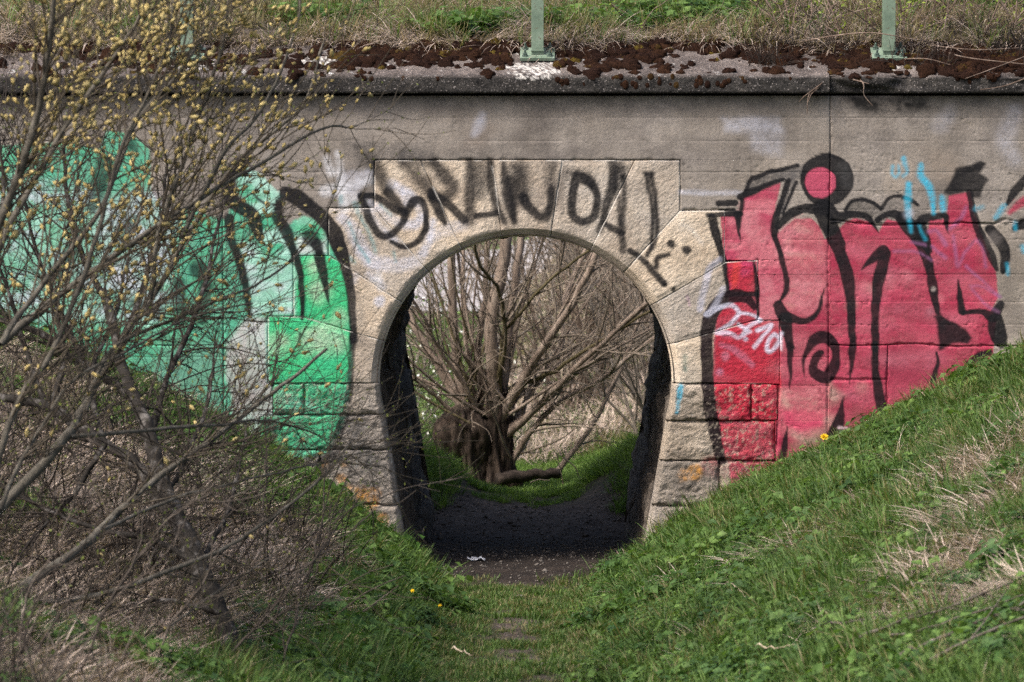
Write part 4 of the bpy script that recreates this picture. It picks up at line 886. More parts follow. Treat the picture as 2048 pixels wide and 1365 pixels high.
def leafmat(name, c1, c2, trans=0.35):
    m, nt, b = newmat(name); oc = coords(nt)
    col = ramp(nt, mth(nt, 'FRACT', mth(nt, 'ADD', attr(nt, 'tint'), mth(nt, 'MULTIPLY', rnd(nt), 3.7))), [(0.0, c1), (1.0, c2)])
    col = mix(nt, 1.0, col, ramp(nt, noise(nt, oc, 25, 2, .5), [(0.3, .6), (0.7, 1.35)]), 'MULTIPLY')
    nt.links.new(col, b.inputs['Base Color']); b.inputs['Roughness'].default_value = .55
    t = N(nt, 'ShaderNodeBsdfTranslucent'); nt.links.new(mix(nt, 1.0, col, (1.3, 1.35, .7), 'MULTIPLY'), t.inputs[0])
    ms = N(nt, 'ShaderNodeMixShader'); ms.inputs[0].default_value = trans
    out = nt.nodes['Material Output']; nt.links.new(b.outputs[0], ms.inputs[1]); nt.links.new(t.outputs[0], ms.inputs[2]); nt.links.new(ms.outputs[0], out.inputs['Surface']); return m
def leaflet(c, d, nrm, L, W):
    """pointed leaf: two bent quads"""
    s = np.cross(d, nrm); s /= np.linalg.norm(s) + 1e-9
    return np.array([c, c + d * L * .5 + s * W + nrm * L * .10, c + d * L, c + d * L * .5 - s * W + nrm * L * .10, c + d * L * .5])
LF = np.array([[0, 4, 1], [4, 2, 1], [0, 3, 4], [3, 2, 4]])
# ------------------------------------------------------------------ pollard willow beyond the arch
M_POLL = bark('pollard_bark', (0.010, 0.008, 0.006), (0.050, 0.036, 0.028), (0.13, 0.098, 0.076), 20, (1, 1, .16))
M_PTW = bark('pale_willow_twig', (0.09, 0.072, 0.055), (0.19, 0.155, 0.12), (0.29, 0.245, 0.20), 9)
M_LOG = bark('rotten_log', (0.012, 0.009, 0.007), (0.040, 0.030, 0.024), (0.09, 0.07, 0.056), 18, (.25, 1, 1))
M_STEM = bark('willow_stem_bark', (0.11, 0.085, 0.066), (0.25, 0.195, 0.155), (0.38, 0.315, 0.255), 18, (1, 1, .25))
M_STEM2 = bark('olive_stem_bark', (0.055, 0.047, 0.022), (0.11, 0.092, 0.048), (0.17, 0.14, 0.085), 18, (1, 1, .25))
M_TWIG = bark('brown_twig_bark', (0.036, 0.029, 0.023), (0.078, 0.064, 0.052), (0.15, 0.128, 0.105), 9)
Rp = np.random.default_rng(51)
pw = empty('pollard_willow', (-.42, 10.0, -.56), 'old pollard willow with a knotted trunk seen through the arch', 'tree')
pwl = np.array(pw.location)
# gnarled trunk: two fused boles with ridges
def bole(name, cx, cy, r0, h, lean, shape, seed):
    hz = np.linspace(-.10, h, 44); th = np.linspace(0, 2 * math.pi, 84, endpoint=False); TV = []
    for z in hz:
        t = max(z, 0) / h; sq = r0 * shape(t)
        rid = np.abs(fbm(th * 4.5 + z * 2.0, np.full_like(th, z * 1.3), 3, seed) - .5) * 2
        r = sq * (1 + .10 * np.sin(3 * th + seed)) + (fbm(th * 2.2 + z * 1.5, np.full_like(th, z * 2.2), 3, seed + 7) - .5) * .12 * (1 - .6 * t) - .075 * (1 - rid) ** 3 + (fbm(th * 22 + z * 3, np.full_like(th, z * 9), 2, seed + 9) - .5) * .035
        r = np.maximum(r, .01)
        TV.append(np.stack([cx + lean * z + r * np.cos(th), cy + r * .85 * np.sin(th), np.full_like(th, z)], 1))
    TV = np.array(TV); nn = len(th); i = np.arange(len(hz) - 1)[:, None]; j = np.arange(nn)[None]; j2 = (j + 1) % nn
    TF = np.stack([i * nn + j, i * nn + j2, (i + 1) * nn + j2, (i + 1) * nn + j], -1).reshape(-1, 4); tv = TV.reshape(-1, 3); c = len(tv)
    tv = np.vstack([tv, [[cx + lean * h, cy, h + .02]]]); fl = TF.tolist() + [[(len(hz) - 1) * nn + q, (len(hz) - 1) * nn + (q + 1) % nn, c] for q in range(nn)]
    obj(name, mesh(name, tv, fl, M_POLL), pw)
bole('burl', -.13, -.03, .245, .74, -.04, lambda t: (.86 + .30 * math.exp(-((t - .62) / .28) ** 2)) * (1.0 if t < .72 else math.sqrt(max(.02, 1 - ((t - .72) / .28) ** 2))) + .15 * math.exp(-t / .08), 3)
bole('trunk', .16, .03, .205, 1.05, -.05, lambda t: 1.0 + .25 * math.exp(-t / .1) - .45 * t ** 2, 19)
stems = [  # pixel path at about ten metres behind the wall, radius start/end in metres, depth drift
 ([(950, 860), (905, 780), (850, 690), (808, 610), (770, 520)], .060, .040, .3), ([(945, 860), (915, 740), (905, 600), (902, 470), (900, 330)], .062, .050, .0), ([(960, 850), (945, 760), (930, 660), (925, 560), (935, 430)], .034, .022, .6),
 ([(985, 870), (985, 760), (985, 640), (1008, 520), (1020, 420), (1030, 250)], .095, .070, -.2), ([(975, 860), (955, 720), (970, 600), (975, 480), (985, 350)], .046, .034, .5), ([(995, 860), (1010, 740), (1020, 640), (1040, 500), (1050, 350)], .058, .046, .3),
 ([(1000, 840), (1045, 760), (1090, 690), (1150, 600), (1210, 470)], .060, .042, -.4), ([(1010, 870), (1090, 800), (1180, 720), (1250, 650), (1330, 570)], .050, .030, .2), ([(1005, 880), (1100, 790), (1190, 700), (1290, 610), (1400, 540)], .045, .026, -.6),
 ([(1020, 780), (1110, 740), (1220, 670), (1320, 610)], .030, .016, -.5), ([(1010, 960), (1050, 880), (1110, 810), (1200, 760), (1290, 690), (1360, 640)], .042, .022, -.2), ([(940, 855), (880, 800), (830, 760), (780, 740)], .030, .016, -.3),
 ([(960, 870), (940, 790), (880, 700), (850, 640), (800, 560)], .030, .018, -.6), ([(1110, 950), (1180, 860), (1230, 760), (1280, 640), (1310, 520)], .034, .020, .6), ([(1000, 800), (1005, 680), (1030, 640), (1100, 560), (1180, 500), (1260, 440)], .026, .014, -.9),
 ([(985, 790), (1010, 690), (1000, 590), (955, 520), (945, 430)], .030, .018, -1.0), ([(1020, 870), (1060, 790), (1120, 700), (1130, 600), (1180, 480)], .038, .026, .8)]
tw = Tubes()
for si, (px, r0, r1, dd) in enumerate(stems):
    n = len(px); Y = np.linspace(10.0, 10.0 + dd, n)
    P = np.array([at(u, v, y) for (u, v), y in zip(px, Y)]); P = spline(P, 5)
    P[1:-1] += Rp.normal(0, .006, P[1:-1].shape)
    rr = np.linspace(r0, r1, len(P)) * .72 * (1 + .3 * np.exp(-np.arange(len(P)) / 3.0))
    t = Tubes(); t.add(P - pwl, rr, 9); t.build('stem', M_STEM2 if si in (9, 14, 15) else M_STEM, pw)
    for q in range(13):
        k = Rp.integers(2, len(P)); d = P[k] - P[k - 1]; d /= np.linalg.norm(d)
        L = Rp.uniform(.3, 1.1); w = walk(P[k], perp_dir(d, Rp, Rp.uniform(.3, 1.0)), L, 7, .12, .15, Rp)
        tw.add(w - pwl, np.linspace(.011, .003, len(w)) * Rp.uniform(.6, 1.3), 4)
        for q2 in range(3):
            kk = Rp.integers(2, len(w)); d2 = w[kk] - w[kk - 1]; d2 /= np.linalg.norm(d2)
            w2 = walk(w[kk], perp_dir(d2, Rp, .7), Rp.uniform(.15, .5), 5, .14, .1, Rp); tw.add(w2 - pwl, np.linspace(.005, .002, len(w2)), 3)
for q in range(26):
    u0 = Rp.uniform(930, 1030); a = Rp.uniform(-1.15, 1.2); p = at(u0, Rp.uniform(800, 870), 10.0 + Rp.normal(0, .12))
    w = walk(p, (math.sin(a), Rp.normal(0, .25), math.cos(a)), Rp.uniform(1.6, 2.8), 16, .035, .10, Rp); t = Tubes(); t.add(w - pwl, np.linspace(Rp.uniform(.010, .020), .005, len(w)), 6); t.build('stem', M_STEM2 if q % 4 == 0 else M_STEM, pw)
    for q2 in range(9):
        k = Rp.integers(4, len(w)); d = w[k] - w[k - 1]; d /= np.linalg.norm(d); w2 = walk(w[k], perp_dir(d, Rp, Rp.uniform(.3, .9)), Rp.uniform(.2, .7), 6, .12, .12, Rp); tw.add(w2 - pwl, np.linspace(.0045, .002, len(w2)), 3)
tw.build('twigs', M_PTW, pw, kind='stuff')

# bare shrubs behind it
def bush(name, label, base, h, spread, n, mat, R, group, r0=.022, kids=8, sub=4, lean=(0, 0, 0), back=None):
    b0 = np.array([base[0], base[1], gz(base[0], base[1])[0] - .05])
    root = empty(name, b0, label, 'shrub', group)
    st = Tubes(); tw = Tubes(); tips = []
    for i in range(n):
        a = R.uniform(0, 2 * math.pi); t = R.uniform(.1, spread)
        d = np.array([math.sin(t) * math.cos(a), math.sin(t) * math.sin(a) * .7, math.cos(t)]) + np.array(lean)
        L = h * R.uniform(.6, 1.1); w = walk(b0 + [R.normal(0, .14), R.normal(0, .14), 0], d, L, 12, .07, .02, R)
        st.add(w - b0, np.linspace(r0 * R.uniform(.6, 1.2), r0 * .2, len(w)), 5)
        for q in range(kids):
            k = R.integers(3, len(w)); dd = w[k] - w[k - 1]; dd /= np.linalg.norm(dd)
            w2 = walk(w[k], perp_dir(dd, R, R.uniform(.3, 1.0)), h * R.uniform(.12, .38), 6, .14, .05, R)
            tw.add(w2 - b0, np.linspace(r0 * .28, r0 * .1, len(w2)), 4)
            for q2 in range(sub):
                k2 = R.integers(1, len(w2)); d2 = w2[k2] - w2[k2 - 1]; d2 /= np.linalg.norm(d2)
                w3 = walk(w2[k2], perp_dir(d2, R, .8), h * R.uniform(.05, .16), 4, .16, .05, R); tw.add(w3 - b0, np.linspace(r0 * .14, r0 * .07, len(w3)), 3); tips.append(w3[-1] - b0)
    st.build('stems', mat, root, kind='stuff'); tw.build('twigs', mat, root, kind='stuff')
    return root, np.array(tips)
Rb = np.random.default_rng(77)
M_BR1 = bark('brush_bark_brown', (0.065, 0.045, 0.033), (0.14, 0.105, 0.08), (0.22, 0.17, 0.135), 8); M_BR2 = bark('brush_bark_grey', (0.09, 0.076, 0.062), (0.20, 0.17, 0.14), (0.30, 0.265, 0.225), 8)
for (x, y, h, n, mt, lab) in ((1.3, 12.5, 2.9, 30, M_BR2, 'grey bare shrub just right of the pollard willow'), (2.2, 14.5, 3.2, 30, M_BR1, 'brown bare shrub by the right edge of the arch view'),
                              (.5, 16.5, 3.4, 34, M_BR1, 'brown bare thicket directly behind the pollard stems'), (1.4, 19.0, 3.6, 34, M_BR2, 'tall grey thicket filling the upper right of the arch view'),
                              (2.6, 23.0, 4.0, 34, M_BR1, 'farthest brown thicket on the rising bank beyond the arch'), (-.3, 21.0, 3.2, 16, M_BR2, 'thin grey shrub in front of the pale gravel track'), (.9, 27.0, 4.2, 40, M_BR1, 'dark brown thicket at the top of the far bank'), (-1.6, 15.0, 2.2, 12, M_BR2, 'sparse grey shrub at the left edge of the arch view')):
    bush('bare_shrub', lab, (x, y), h, .8, n, mt, Rb, 'bare shrubs beyond the arch', .020, 9, 4)
# leafy young shrub at the left of the pollard
M_LEAFP = leafmat('pale_spring_leaf', (0.16, 0.26, 0.07), (0.34, 0.44, 0.22))
M_BLOS = simple_mat('white_blossom', (0.5, 0.52, 0.45), (0.75, 0.75, 0.7), 20)
root, tips = bush('leafy_shrub', 'young leafy shrub with pale blossom left of the pollard willow', (-1.35, 12.5), 1.7, .9, 16, M_BR2, Rb, None, .014, 9, 4)
def leaf_cloud(pts, R, n, L, mat, name, parent, spread=.05, lim=None):
    V, F, o = [], [], 0
    for c in pts:
        for k in range(n):
            d = R.normal(0, 1, 3); d /= np.linalg.norm(d); nr = R.normal(0, 1, 3) + [0, 0, .8]; nr -= d * (nr @ d); nr /= np.linalg.norm(nr)
            s = R.uniform(.6, 1.2) * L; V.append(leaflet(c + R.normal(0, spread, 3), d, nr, s, s * .28)); F.append(LF + o); o += 5
    return obj(name, mesh(name, np.concatenate(V), np.concatenate(F), mat, False), parent, kind='stuff')
leaf_cloud(tips, Rb, 3, .05, M_LEAFP, 'leaves', root); leaf_cloud(tips[::2], Rb, 3, .04, M_BLOS, 'blossoms', root)
# decaying log by the trunk
Rl = np.random.default_rng(5)
p0 = at(995, 958, 9.7); p1 = at(1120, 946, 10.0)
lg = np.linspace(0, 1, 16)[:, None] * (p1 - p0) + p0; lg[:, 2] += Rl.normal(0, .006, 16)
v, f = tube(lg - p0, np.linspace(.062, .045, 16), 14); v += (fbm(v[:, 0] * 12, v[:, 2] * 30 + v[:, 1] * 20, 3, 3) - .5)[:, None] * .03
nv = len(v); fl = f.tolist() + [list(range(13, -1, -1)), list(range(nv - 14, nv))]
lo = obj('fallen_log', mesh('fallen_log', v, fl, M_LOG), None, label='rotting fallen log lying right of the pollard trunk', category='log'); lo.location = p0

# ------------------------------------------------------------------ the catkin willow at the left front
M_WIL = bark('goat_willow_bark', (0.045, 0.040, 0.032), (0.095, 0.086, 0.068), (0.17, 0.155, 0.13), 22, (1, 1, .5))
M_WTW = bark('goat_willow_twig', (0.034, 0.027, 0.019), (0.068, 0.056, 0.040), (0.12, 0.10, 0.075), 10)
M_CAT = simple_mat('catkin', (0.30, 0.22, 0.07), (0.50, 0.42, 0.20), 14, .9, .8, 300)
M_BUD = leafmat('green_bud', (0.10, 0.14, 0.03), (0.22, 0.26, 0.06))
Rw = np.random.default_rng(91)
wb = at(-190, 1330, -8.0); wb[2] = gz(wb[0], wb[1])[0] - .05
ww = empty('willow_tree', wb, 'goat willow covered in yellow catkins, leaning in from the edge before the green graffiti', 'tree')
limbs = [
 ([(-190, 1400), (0, 1213), (150, 1106), (206, 1059), (300, 975), (430, 880), (540, 800), (650, 710)], -8.0, -5.5, 15, 4), ([(-190, 1380), (-60, 1080), (0, 1020), (141, 874), (171, 823), (197, 765), (264, 648), (299, 598), (364, 477), (437, 357), (490, 300), (600, 215), (640, 90)], -8.0, -6.0, 15, 3),
 ([(-190, 1370), (-130, 850), (0, 690), (80, 625), (150, 580), (270, 490), (400, 405), (520, 335), (640, 265), (720, 255)], -8.2, -6.2, 13, 2.5), ([(-190, 1350), (-90, 700), (20, 400), (80, 220), (105, 60), (110, -120)], -8.2, -8.6, 14, 4), ([(-130, 850), (0, 520), (100, 330), (200, 190), (290, 60), (330, -80)], -8.1, -7.2, 10, 3.5),
 ([(0, 690), (60, 600), (200, 420), (290, 230), (390, 100), (450, -60)], -8.0, -6.8, 8, 3), ([(299, 598), (330, 450), (390, 290), (440, 130), (465, -40)], -7.2, -6.8, 7, 2.5), ([(364, 477), (450, 310), (530, 220), (590, 80), (610, -60)], -7.0, -6.4, 6, 2), ([(-60, 1080), (30, 820), (110, 690), (180, 500), (235, 310), (330, 110), (350, -40)], -8.0, -7.4, 9, 3),
 ([(-190, 1380), (-80, 1290), (120, 1310), (220, 1322), (320, 1262), (430, 1180), (560, 1100)], -8.4, -7.0, 7, 2), ([(141, 874), (300, 860), (430, 855), (540, 850), (640, 880)], -7.5, -6.5, 6, 2), ([(206, 1059), (330, 1010), (500, 960), (640, 930), (760, 900)], -7.4, -6.3, 5, 1.5), ([(0, 1213), (200, 1190), (380, 1130), (520, 1060), (640, 960), (700, 890)], -7.8, -6.6, 8, 2), ([(171, 823), (220, 700), (330, 640), (460, 590), (560, 545), (650, 450), (700, 340)], -7.4, -6.3, 6, 1.5), ([(0, 1020), (60, 900), (150, 760), (260, 700), (380, 640), (520, 600)], -7.9, -7, 6, 2)]
tw = Tubes(); cats = []; buds = []
def px_u(p): return proj(p)
for (px, Y0, Y1, r0, r1) in limbs:
    Y = np.linspace(Y0, Y1, len(px)); P = spline(np.array([at(u, v, y) for (u, v), y in zip(px, Y)]), 6)
    P[1:] += np.cumsum(Rw.normal(0, .0035, P[1:].shape), 0)
    k = 520.0; rr = np.linspace(r0, r1, len(P)) / k
    t = Tubes(); t.add(P - wb, rr, 8); t.build('limb', M_WIL, ww)
    for q in range(int(len(P) * (1.15 if px[-1][0] < 360 else .80))):
        i = Rw.integers(4, len(P)); d = P[i] - P[i - 1]; d /= np.linalg.norm(d)
        dd = perp_dir(d, Rw, Rw.uniform(.25, .8)); dd[1] *= .7
        if proj(P[i])[0] > 430 and Rw.random() < .5: continue
        L = Rw.uniform(.3, .95) * (1.0 if P[i][2] > 1.3 else .75)
        w = walk(P[i], dd, L, 9, .08, .45, Rw); ra = min(rr[i] * .5, .006)
        tw.add(w - wb, np.linspace(ra, .0016, len(w)), 5)
        kids = [w]
        for q2 in range(Rw.integers(2, 6)):
            i2 = Rw.integers(2, len(w)); d2 = w[i2] - w[i2 - 1]; d2 /= np.linalg.norm(d2)
            w2 = walk(w[i2], perp_dir(d2, Rw, Rw.uniform(.4, .9)), Rw.uniform(.12, .45), 6, .10, .5, Rw)
            tw.add(w2 - wb, np.linspace(.0024, .0012, len(w2)), 4); kids.append(w2)
        for w3 in kids:
            for q3 in range(2, len(w3)):
                u_, v_, _ = proj(w3[q3])
                pc = np.interp(v_, [0, 300, 500, 700, 1000, 1365], [.50, .42, .24, .07, .015, .0]) * np.interp(u_, [0, 550, 720, 760], [1, .95, .4, .0])
                dc = w3[q3] - w3[q3 - 1]; dc /= np.linalg.norm(dc)
                if Rw.random() < pc: cats.append((w3[q3], perp_dir(dc, Rw, .6)))
                elif Rw.random() < .3: buds.append(w3[q3])
tw.build('twigs', M_WTW, ww, kind='stuff')
# catkins: bristly ovals
ph = np.array([.5, 1.1, 1.7, 2.3, 2.8]); CV = [(0, 0, -.5)]
cv0 = []
for a in np.linspace(0, math.pi, 7): 
    for b_ in np.linspace(0, 2 * math.pi, 8, endpoint=False): cv0.append((math.sin(a) * math.cos(b_ + a) * .30, math.sin(a) * math.sin(b_ + a) * .30, -.5 * math.cos(a)))
cv0 = np.array(cv0); cf = gridfaces(7, 8); 
cf = np.vstack([cf, np.array([[i * 8 + 7, (i + 1) * 8 + 7, (i + 1) * 8, i * 8] for i in range(6)])])
V, F, o_ = [], [], 0
for c, d in cats:
    z = d; x = np.cross(z, [0.3, 1, .2]); x /= np.linalg.norm(x); y = np.cross(z, x); L = min(.036, .014 + Rw.gamma(2.2, .006))
    q = cv0 * (1 + Rw.uniform(-.35, .5, (len(cv0), 1))) * L * [.95, .95, 1.05]
    V.append(c + z * L * .45 + q @ np.array([x, y, z]) - wb); F.append(cf + o_); o_ += len(cv0)
obj('catkins', mesh('catkins', np.concatenate(V), np.concatenate(F), M_CAT, False), ww, kind='stuff')
leaf_cloud(np.array(buds) - wb, Rw, 1, .016, M_BUD, 'buds', ww, .003)
print('catkins', len(cats), 'buds', len(buds), 'twig verts', tw.o)

# dark thorn bush with a mottled trunk behind it
M_DARK = bark('mottled_dark_bark', (0.008, 0.007, 0.006), (0.024, 0.021, 0.018), (0.16, 0.15, 0.14), 13, (1, 1, .8)); M_DTW = bark('dark_thorn_twig', (0.014, 0.011, 0.009), (0.036, 0.029, 0.024), (0.085, 0.072, 0.06), 10)
Rt = np.random.default_rng(17)
tb = at(478, 1345, -7.0); tb[2] = gz(tb[0], tb[1])[0] - .03
th_ = empty('thorn_bush', tb, 'dark leafless thorn bush with a mottled crooked trunk among the dry grass', 'shrub')
tl = [([(492, 1400), (470, 1325), (445, 1235), (402, 1130), (376, 1060), (335, 985), (302, 890), (275, 800), (240, 700), (205, 590)], -7.2, -5.6, 27, 9), ([(385, 1085), (290, 965), (210, 890), (100, 825), (-20, 790)], -6.4, -5.6, 15, 8), ([(275, 800), (180, 745), (60, 660), (-20, 640)], -5.5, -5.0, 10, 5),
      ([(302, 890), (330, 780), (390, 640), (430, 500), (450, 380)], -5.8, -4.4, 8, 2.5), ([(240, 700), (290, 560), (330, 420), (340, 300)], -5.3, -4.4, 8, 2.5), ([(205, 590), (140, 450), (120, 300), (140, 200)], -5.0, -4.2, 7, 2),
      ([(180, 745), (110, 600), (60, 430), (40, 300)], -5.2, -4.4, 7, 2), ([(210, 890), (180, 760), (230, 620), (260, 480)], -6.0, -4.8, 7, 2), ([(100, 825), (60, 700), (20, 560), (-30, 450)], -5.6, -5.0, 7, 2), ([(402, 1130), (450, 1040), (480, 940), (500, 840)], -6.5, -5.4, 6, 1.5)]
tl += [([(402, 1130), (300, 1080), (180, 1060), (40, 1000), (-40, 960)], -6.7, -6.2, 7, 2), ([(210, 890), (150, 980), (60, 1080), (-40, 1150)], -6.2, -6.6, 6, 2), ([(100, 825), (120, 700), (90, 560), (130, 420)], -5.8, -5.0, 7, 2), ([(-20, 790), (-40, 600), (10, 400), (-10, 250)], -5.6, -5.0, 8, 2), ([(440, 1225), (330, 1200), (200, 1210), (60, 1160)], -6.9, -6.8, 5, 1.5), ([(335, 985), (380, 900), (420, 800), (430, 690)], -6.2, -5.2, 6, 2)]
tw = Tubes(); buds = []
for (px, Y0, Y1, r0, r1) in tl:
    Y = np.linspace(Y0, Y1, len(px)); P = spline(np.array([at(u, v, y) for (u, v), y in zip(px, Y)]), 6)
    P[1:] += np.cumsum(Rt.normal(0, .005, P[1:].shape), 0); rr = np.linspace(r0, r1, len(P)) / 390.0
    t = Tubes(); t.add(P - tb, rr * (1 + Rt.normal(0, .08, len(P))), 10); t.build('trunk' if r0 == 27 else 'limb', M_DARK, th_)
    for q in range(int(len(P) * 1.3) if r0 < 27 else 16):
        i = Rt.integers(5, len(P)); d = P[i] - P[i - 1]; d /= np.linalg.norm(d)
        w = walk(P[i], perp_dir(d, Rt, Rt.uniform(.4, 1.1)), Rt.uniform(.3, .85), 8, .16, .12, Rt); tw.add(w - tb, np.linspace(min(.005, rr[i] * .5), .0016, len(w)), 4)
        for q2 in range(6):
            i2 = Rt.integers(1, len(w)); d2 = w[i2] - w[i2 - 1]; d2 /= np.linalg.norm(d2)
            w2 = walk(w[i2], perp_dir(d2, Rt, Rt.uniform(.5, 1.2)), Rt.uniform(.08, .36), 5, .2, .1, Rt); tw.add(w2 - tb, np.linspace(.0023, .0011, len(w2)), 3)
            if Rt.random() < .5: buds += [w2[-1], w2[2]]
tw.build('twigs', M_DTW, th_, kind='stuff')
leaf_cloud(np.array(buds) - tb, Rt, 1, .016, M_BUD, 'buds', th_, .004)

# slim bare saplings at the foot of the bank, left of the path
Rs = np.random.default_rng(23)
for (px, y, lab, nk) in (([(430, 1345), (520, 1240), (600, 1150), (690, 1070), (770, 1005), (840, 965)], -7.4, 'long bare shoot with green buds reaching towards the tunnel mouth', 10), ([(560, 1365), (590, 1250), (640, 1120), (700, 1040), (760, 1010)], -7.0, 'brown forked sapling beside the long budded shoot', 12),
                         ([(500, 1180), (520, 1050), (525, 930), (540, 820), (560, 740)], -4.9, 'upright thin sapling before the green painted foot stones', 5), ([(440, 1090), (455, 980), (450, 880), (470, 780)], -4.2, 'upright thin sapling before the grey concrete left of the stones', 6), ([(600, 1200), (640, 1080), (650, 960), (690, 880)], -4.7, 'slim sapling before the sooty left pier', 4), ([(150, 1365), (230, 1200), (330, 1080), (420, 1010)], -8.8, 'bare brown sapling in the shadowed corner under the willow', 8), ([(30, 1340), (60, 1180), (130, 1040), (160, 900)], -9.0, 'dark sapling lowest in the shadowed corner', 8), ([(300, 1360), (350, 1240), (430, 1130), (470, 1000)], -8.1, 'bare brown sapling left of the mottled trunk', 7)):
    P = spline(np.array([at(u, v, y + .12 * i) for i, (u, v) in enumerate(px)]), 6); b0 = P[0].copy(); g = gz(b0[0], b0[1])[0]; 
    if b0[2] > g: P = np.vstack([[b0[0], b0[1], g - .04], P])
    b0 = P[0].copy()
    s_ = empty('bare_sapling', b0, lab, 'sapling', 'bare saplings left of the path'); t = Tubes(); P[2:] += np.cumsum(Rs.normal(0, .008, P[2:].shape), 0); t.add(P - b0, np.linspace(.0065, .0018, len(P)), 6); t.build('stem', M_TWIG, s_)
    tw = Tubes(); bd = []
    for q in range(nk):
        i = Rs.integers(4, len(P)); d = P[i] - P[i - 1]; d /= np.linalg.norm(d); w = walk(P[i], perp_dir(d, Rs, Rs.uniform(.3, .9)), Rs.uniform(.12, .5), 7, .1, .3, Rs); tw.add(w - b0, np.linspace(.004, .0015, len(w)), 4); bd += [w[-1] - b0, w[4] - b0]
        for q2 in range(3):
            i2 = Rs.integers(2, len(w)); d2 = w[i2] - w[i2 - 1]; d2 /= np.linalg.norm(d2); w2 = walk(w[i2], perp_dir(d2, Rs, .7), Rs.uniform(.05, .22), 5, .12, .3, Rs); tw.add(w2 - b0, np.linspace(.0025, .0012, len(w2)), 3); bd.append(w2[-1] - b0)
    tw.build('twigs', M_TWIG, s_, kind='stuff'); leaf_cloud(np.array(bd), Rs, 1, .02, M_BUD, 'buds', s_, .003)

# ------------------------------------------------------------------ grass, weeds and straw
def blade_strip(R, x, y, h, w, lean, az, droop, nseg=4):
    t = np.linspace(0, 1, nseg + 1); a = lean + droop * t ** 1.5
    dx = np.concatenate([[0], np.cumsum(np.sin((a[1:] + a[:-1]) / 2) * h / nseg)]); dz = np.concatenate([[0], np.cumsum(np.cos((a[1:] + a[:-1]) / 2) * h / nseg)])
    c = np.stack([x + dx * math.cos(az), y + dx * math.sin(az), dz], 1); s = np.array([-math.sin(az), math.cos(az), 0]); ww_ = w * (1 - t ** 2.2) ** .8; tw_ = R.uniform(-.5, .5)
    s = s * math.cos(tw_) + np.array([math.cos(az), math.sin(az), 0]) * math.sin(tw_)
    V = np.empty((2 * nseg + 1, 3)); V[0:2 * nseg:2] = c[:-1] - s * ww_[:-1, None] / 2; V[1:2 * nseg:2] = c[:-1] + s * ww_[:-1, None] / 2; V[-1] = c[-1]
    F = []
    for i in range(nseg - 1): F += [(2 * i, 2 * i + 1, 2 * i + 3), (2 * i, 2 * i + 3, 2 * i + 2)]
    F.append((2 * nseg - 2, 2 * nseg - 1, 2 * nseg)); return V, F
def weed(R, nl, L, nlf, lw, x0=0, y0=0):
    """ground-elder / chervil clump: arching stalks with paired leaflets"""
    V = []
    for i in range(nl):
        az = R.uniform(0, 6.283); lean = R.uniform(.15, 1.15); l = L * R.uniform(.6, 1.15); d = np.array([math.cos(az) * math.sin(lean), math.sin(az) * math.sin(lean), math.cos(lean)])
        for k in range(nlf):
            t = .35 + .65 * k / max(1, nlf - 1); c = d * l * t + np.array([math.cos(az), math.sin(az), -.6]) * l * .30 * t * t
            hd = np.array([math.cos(az), math.sin(az), -.25])
            sd = np.array([-math.sin(az), math.cos(az), 0])
            for sgn in ((-1, 1) if k < nlf - 1 else (0,)):
                dd = hd * (.55 if sgn else 1.0) + sd * sgn * .9 + R.normal(0, .18, 3); dd /= np.linalg.norm(dd); nr = np.array([0, 0, 1.0]) + R.normal(0, .3, 3); nr -= dd * (nr @ dd); nr /= np.linalg.norm(nr)
                ll = l * lw * R.uniform(.7, 1.2) * (1.15 - .5 * t); V.append(leaflet(c + [x0, y0, 0], dd, nr, ll, ll * .36)[[0, 1, 2, 3]])
    return np.concatenate(V), np.concatenate([np.array([[0, 2, 1], [0, 3, 2]]) + 4 * k for k in range(len(V))])
def patch(name, pieces, mats=None):
    """a square of turf: many plants in one mesh; each plant carries its own tint"""
    V, F, T, M, o = [], [], [], [], 0
    for v, f, mi in pieces:
        V.append(v); F.append(np.asarray(f) + o); o += len(v); T.append(np.full(len(v), Rg.random())); M.append(np.full(len(f), mi))
    me = mesh(name, np.concatenate(V), np.concatenate(F), None, True)
    for m in mats: me.materials.append(m)
    me.polygons.foreach_set('material_index', np.concatenate(M).astype(np.int32)); fattr(me, 'tint', np.concatenate(T))
    return bpy.data.objects.new(name, me)
def tuft_vf(R, n, rad, h, w, lean, droop, nseg=4, x0=0, y0=0, aim=None):
    V, F, o = [], [], 0
    for i in range(n):
        a = R.uniform(0, 6.283); r = rad * math.sqrt(R.random()); az = a + R.normal(0, .8) if aim is None else aim + R.normal(0, .55)
        v, f = blade_strip(R, x0 + r * math.cos(a), y0 + r * math.sin(a), R.uniform(*h), R.uniform(*w), R.uniform(*lean), az, R.uniform(*droop), nseg); V.append(v); F += [(p + o, q + o, s + o) for p, q, s in f]; o += len(v)
    return np.concatenate(V), np.array(F)
M_GR = leafmat('grass_green', (0.030, 0.070, 0.014), (0.110, 0.178, 0.045), .32); M_GRY = leafmat('grass_yellowish', (0.12, 0.125, 0.045), (0.24, 0.21, 0.11), .3)
M_STR = leafmat('dry_straw', (0.12, 0.088, 0.068), (0.56, 0.46, 0.385), .15); M_WEED = leafmat('weed_leaf', (0.036, 0.086, 0.018), (0.125, 0.205, 0.050), .32); M_WEED2 = leafmat('weed_leaf_dark', (0.024, 0.060, 0.016), (0.065, 0.125, 0.035), .25)
Rg = np.random.default_rng(3)
PS = .30
def sq(): return Rg.uniform(-PS / 2, PS / 2), Rg.uniform(-PS / 2, PS / 2)
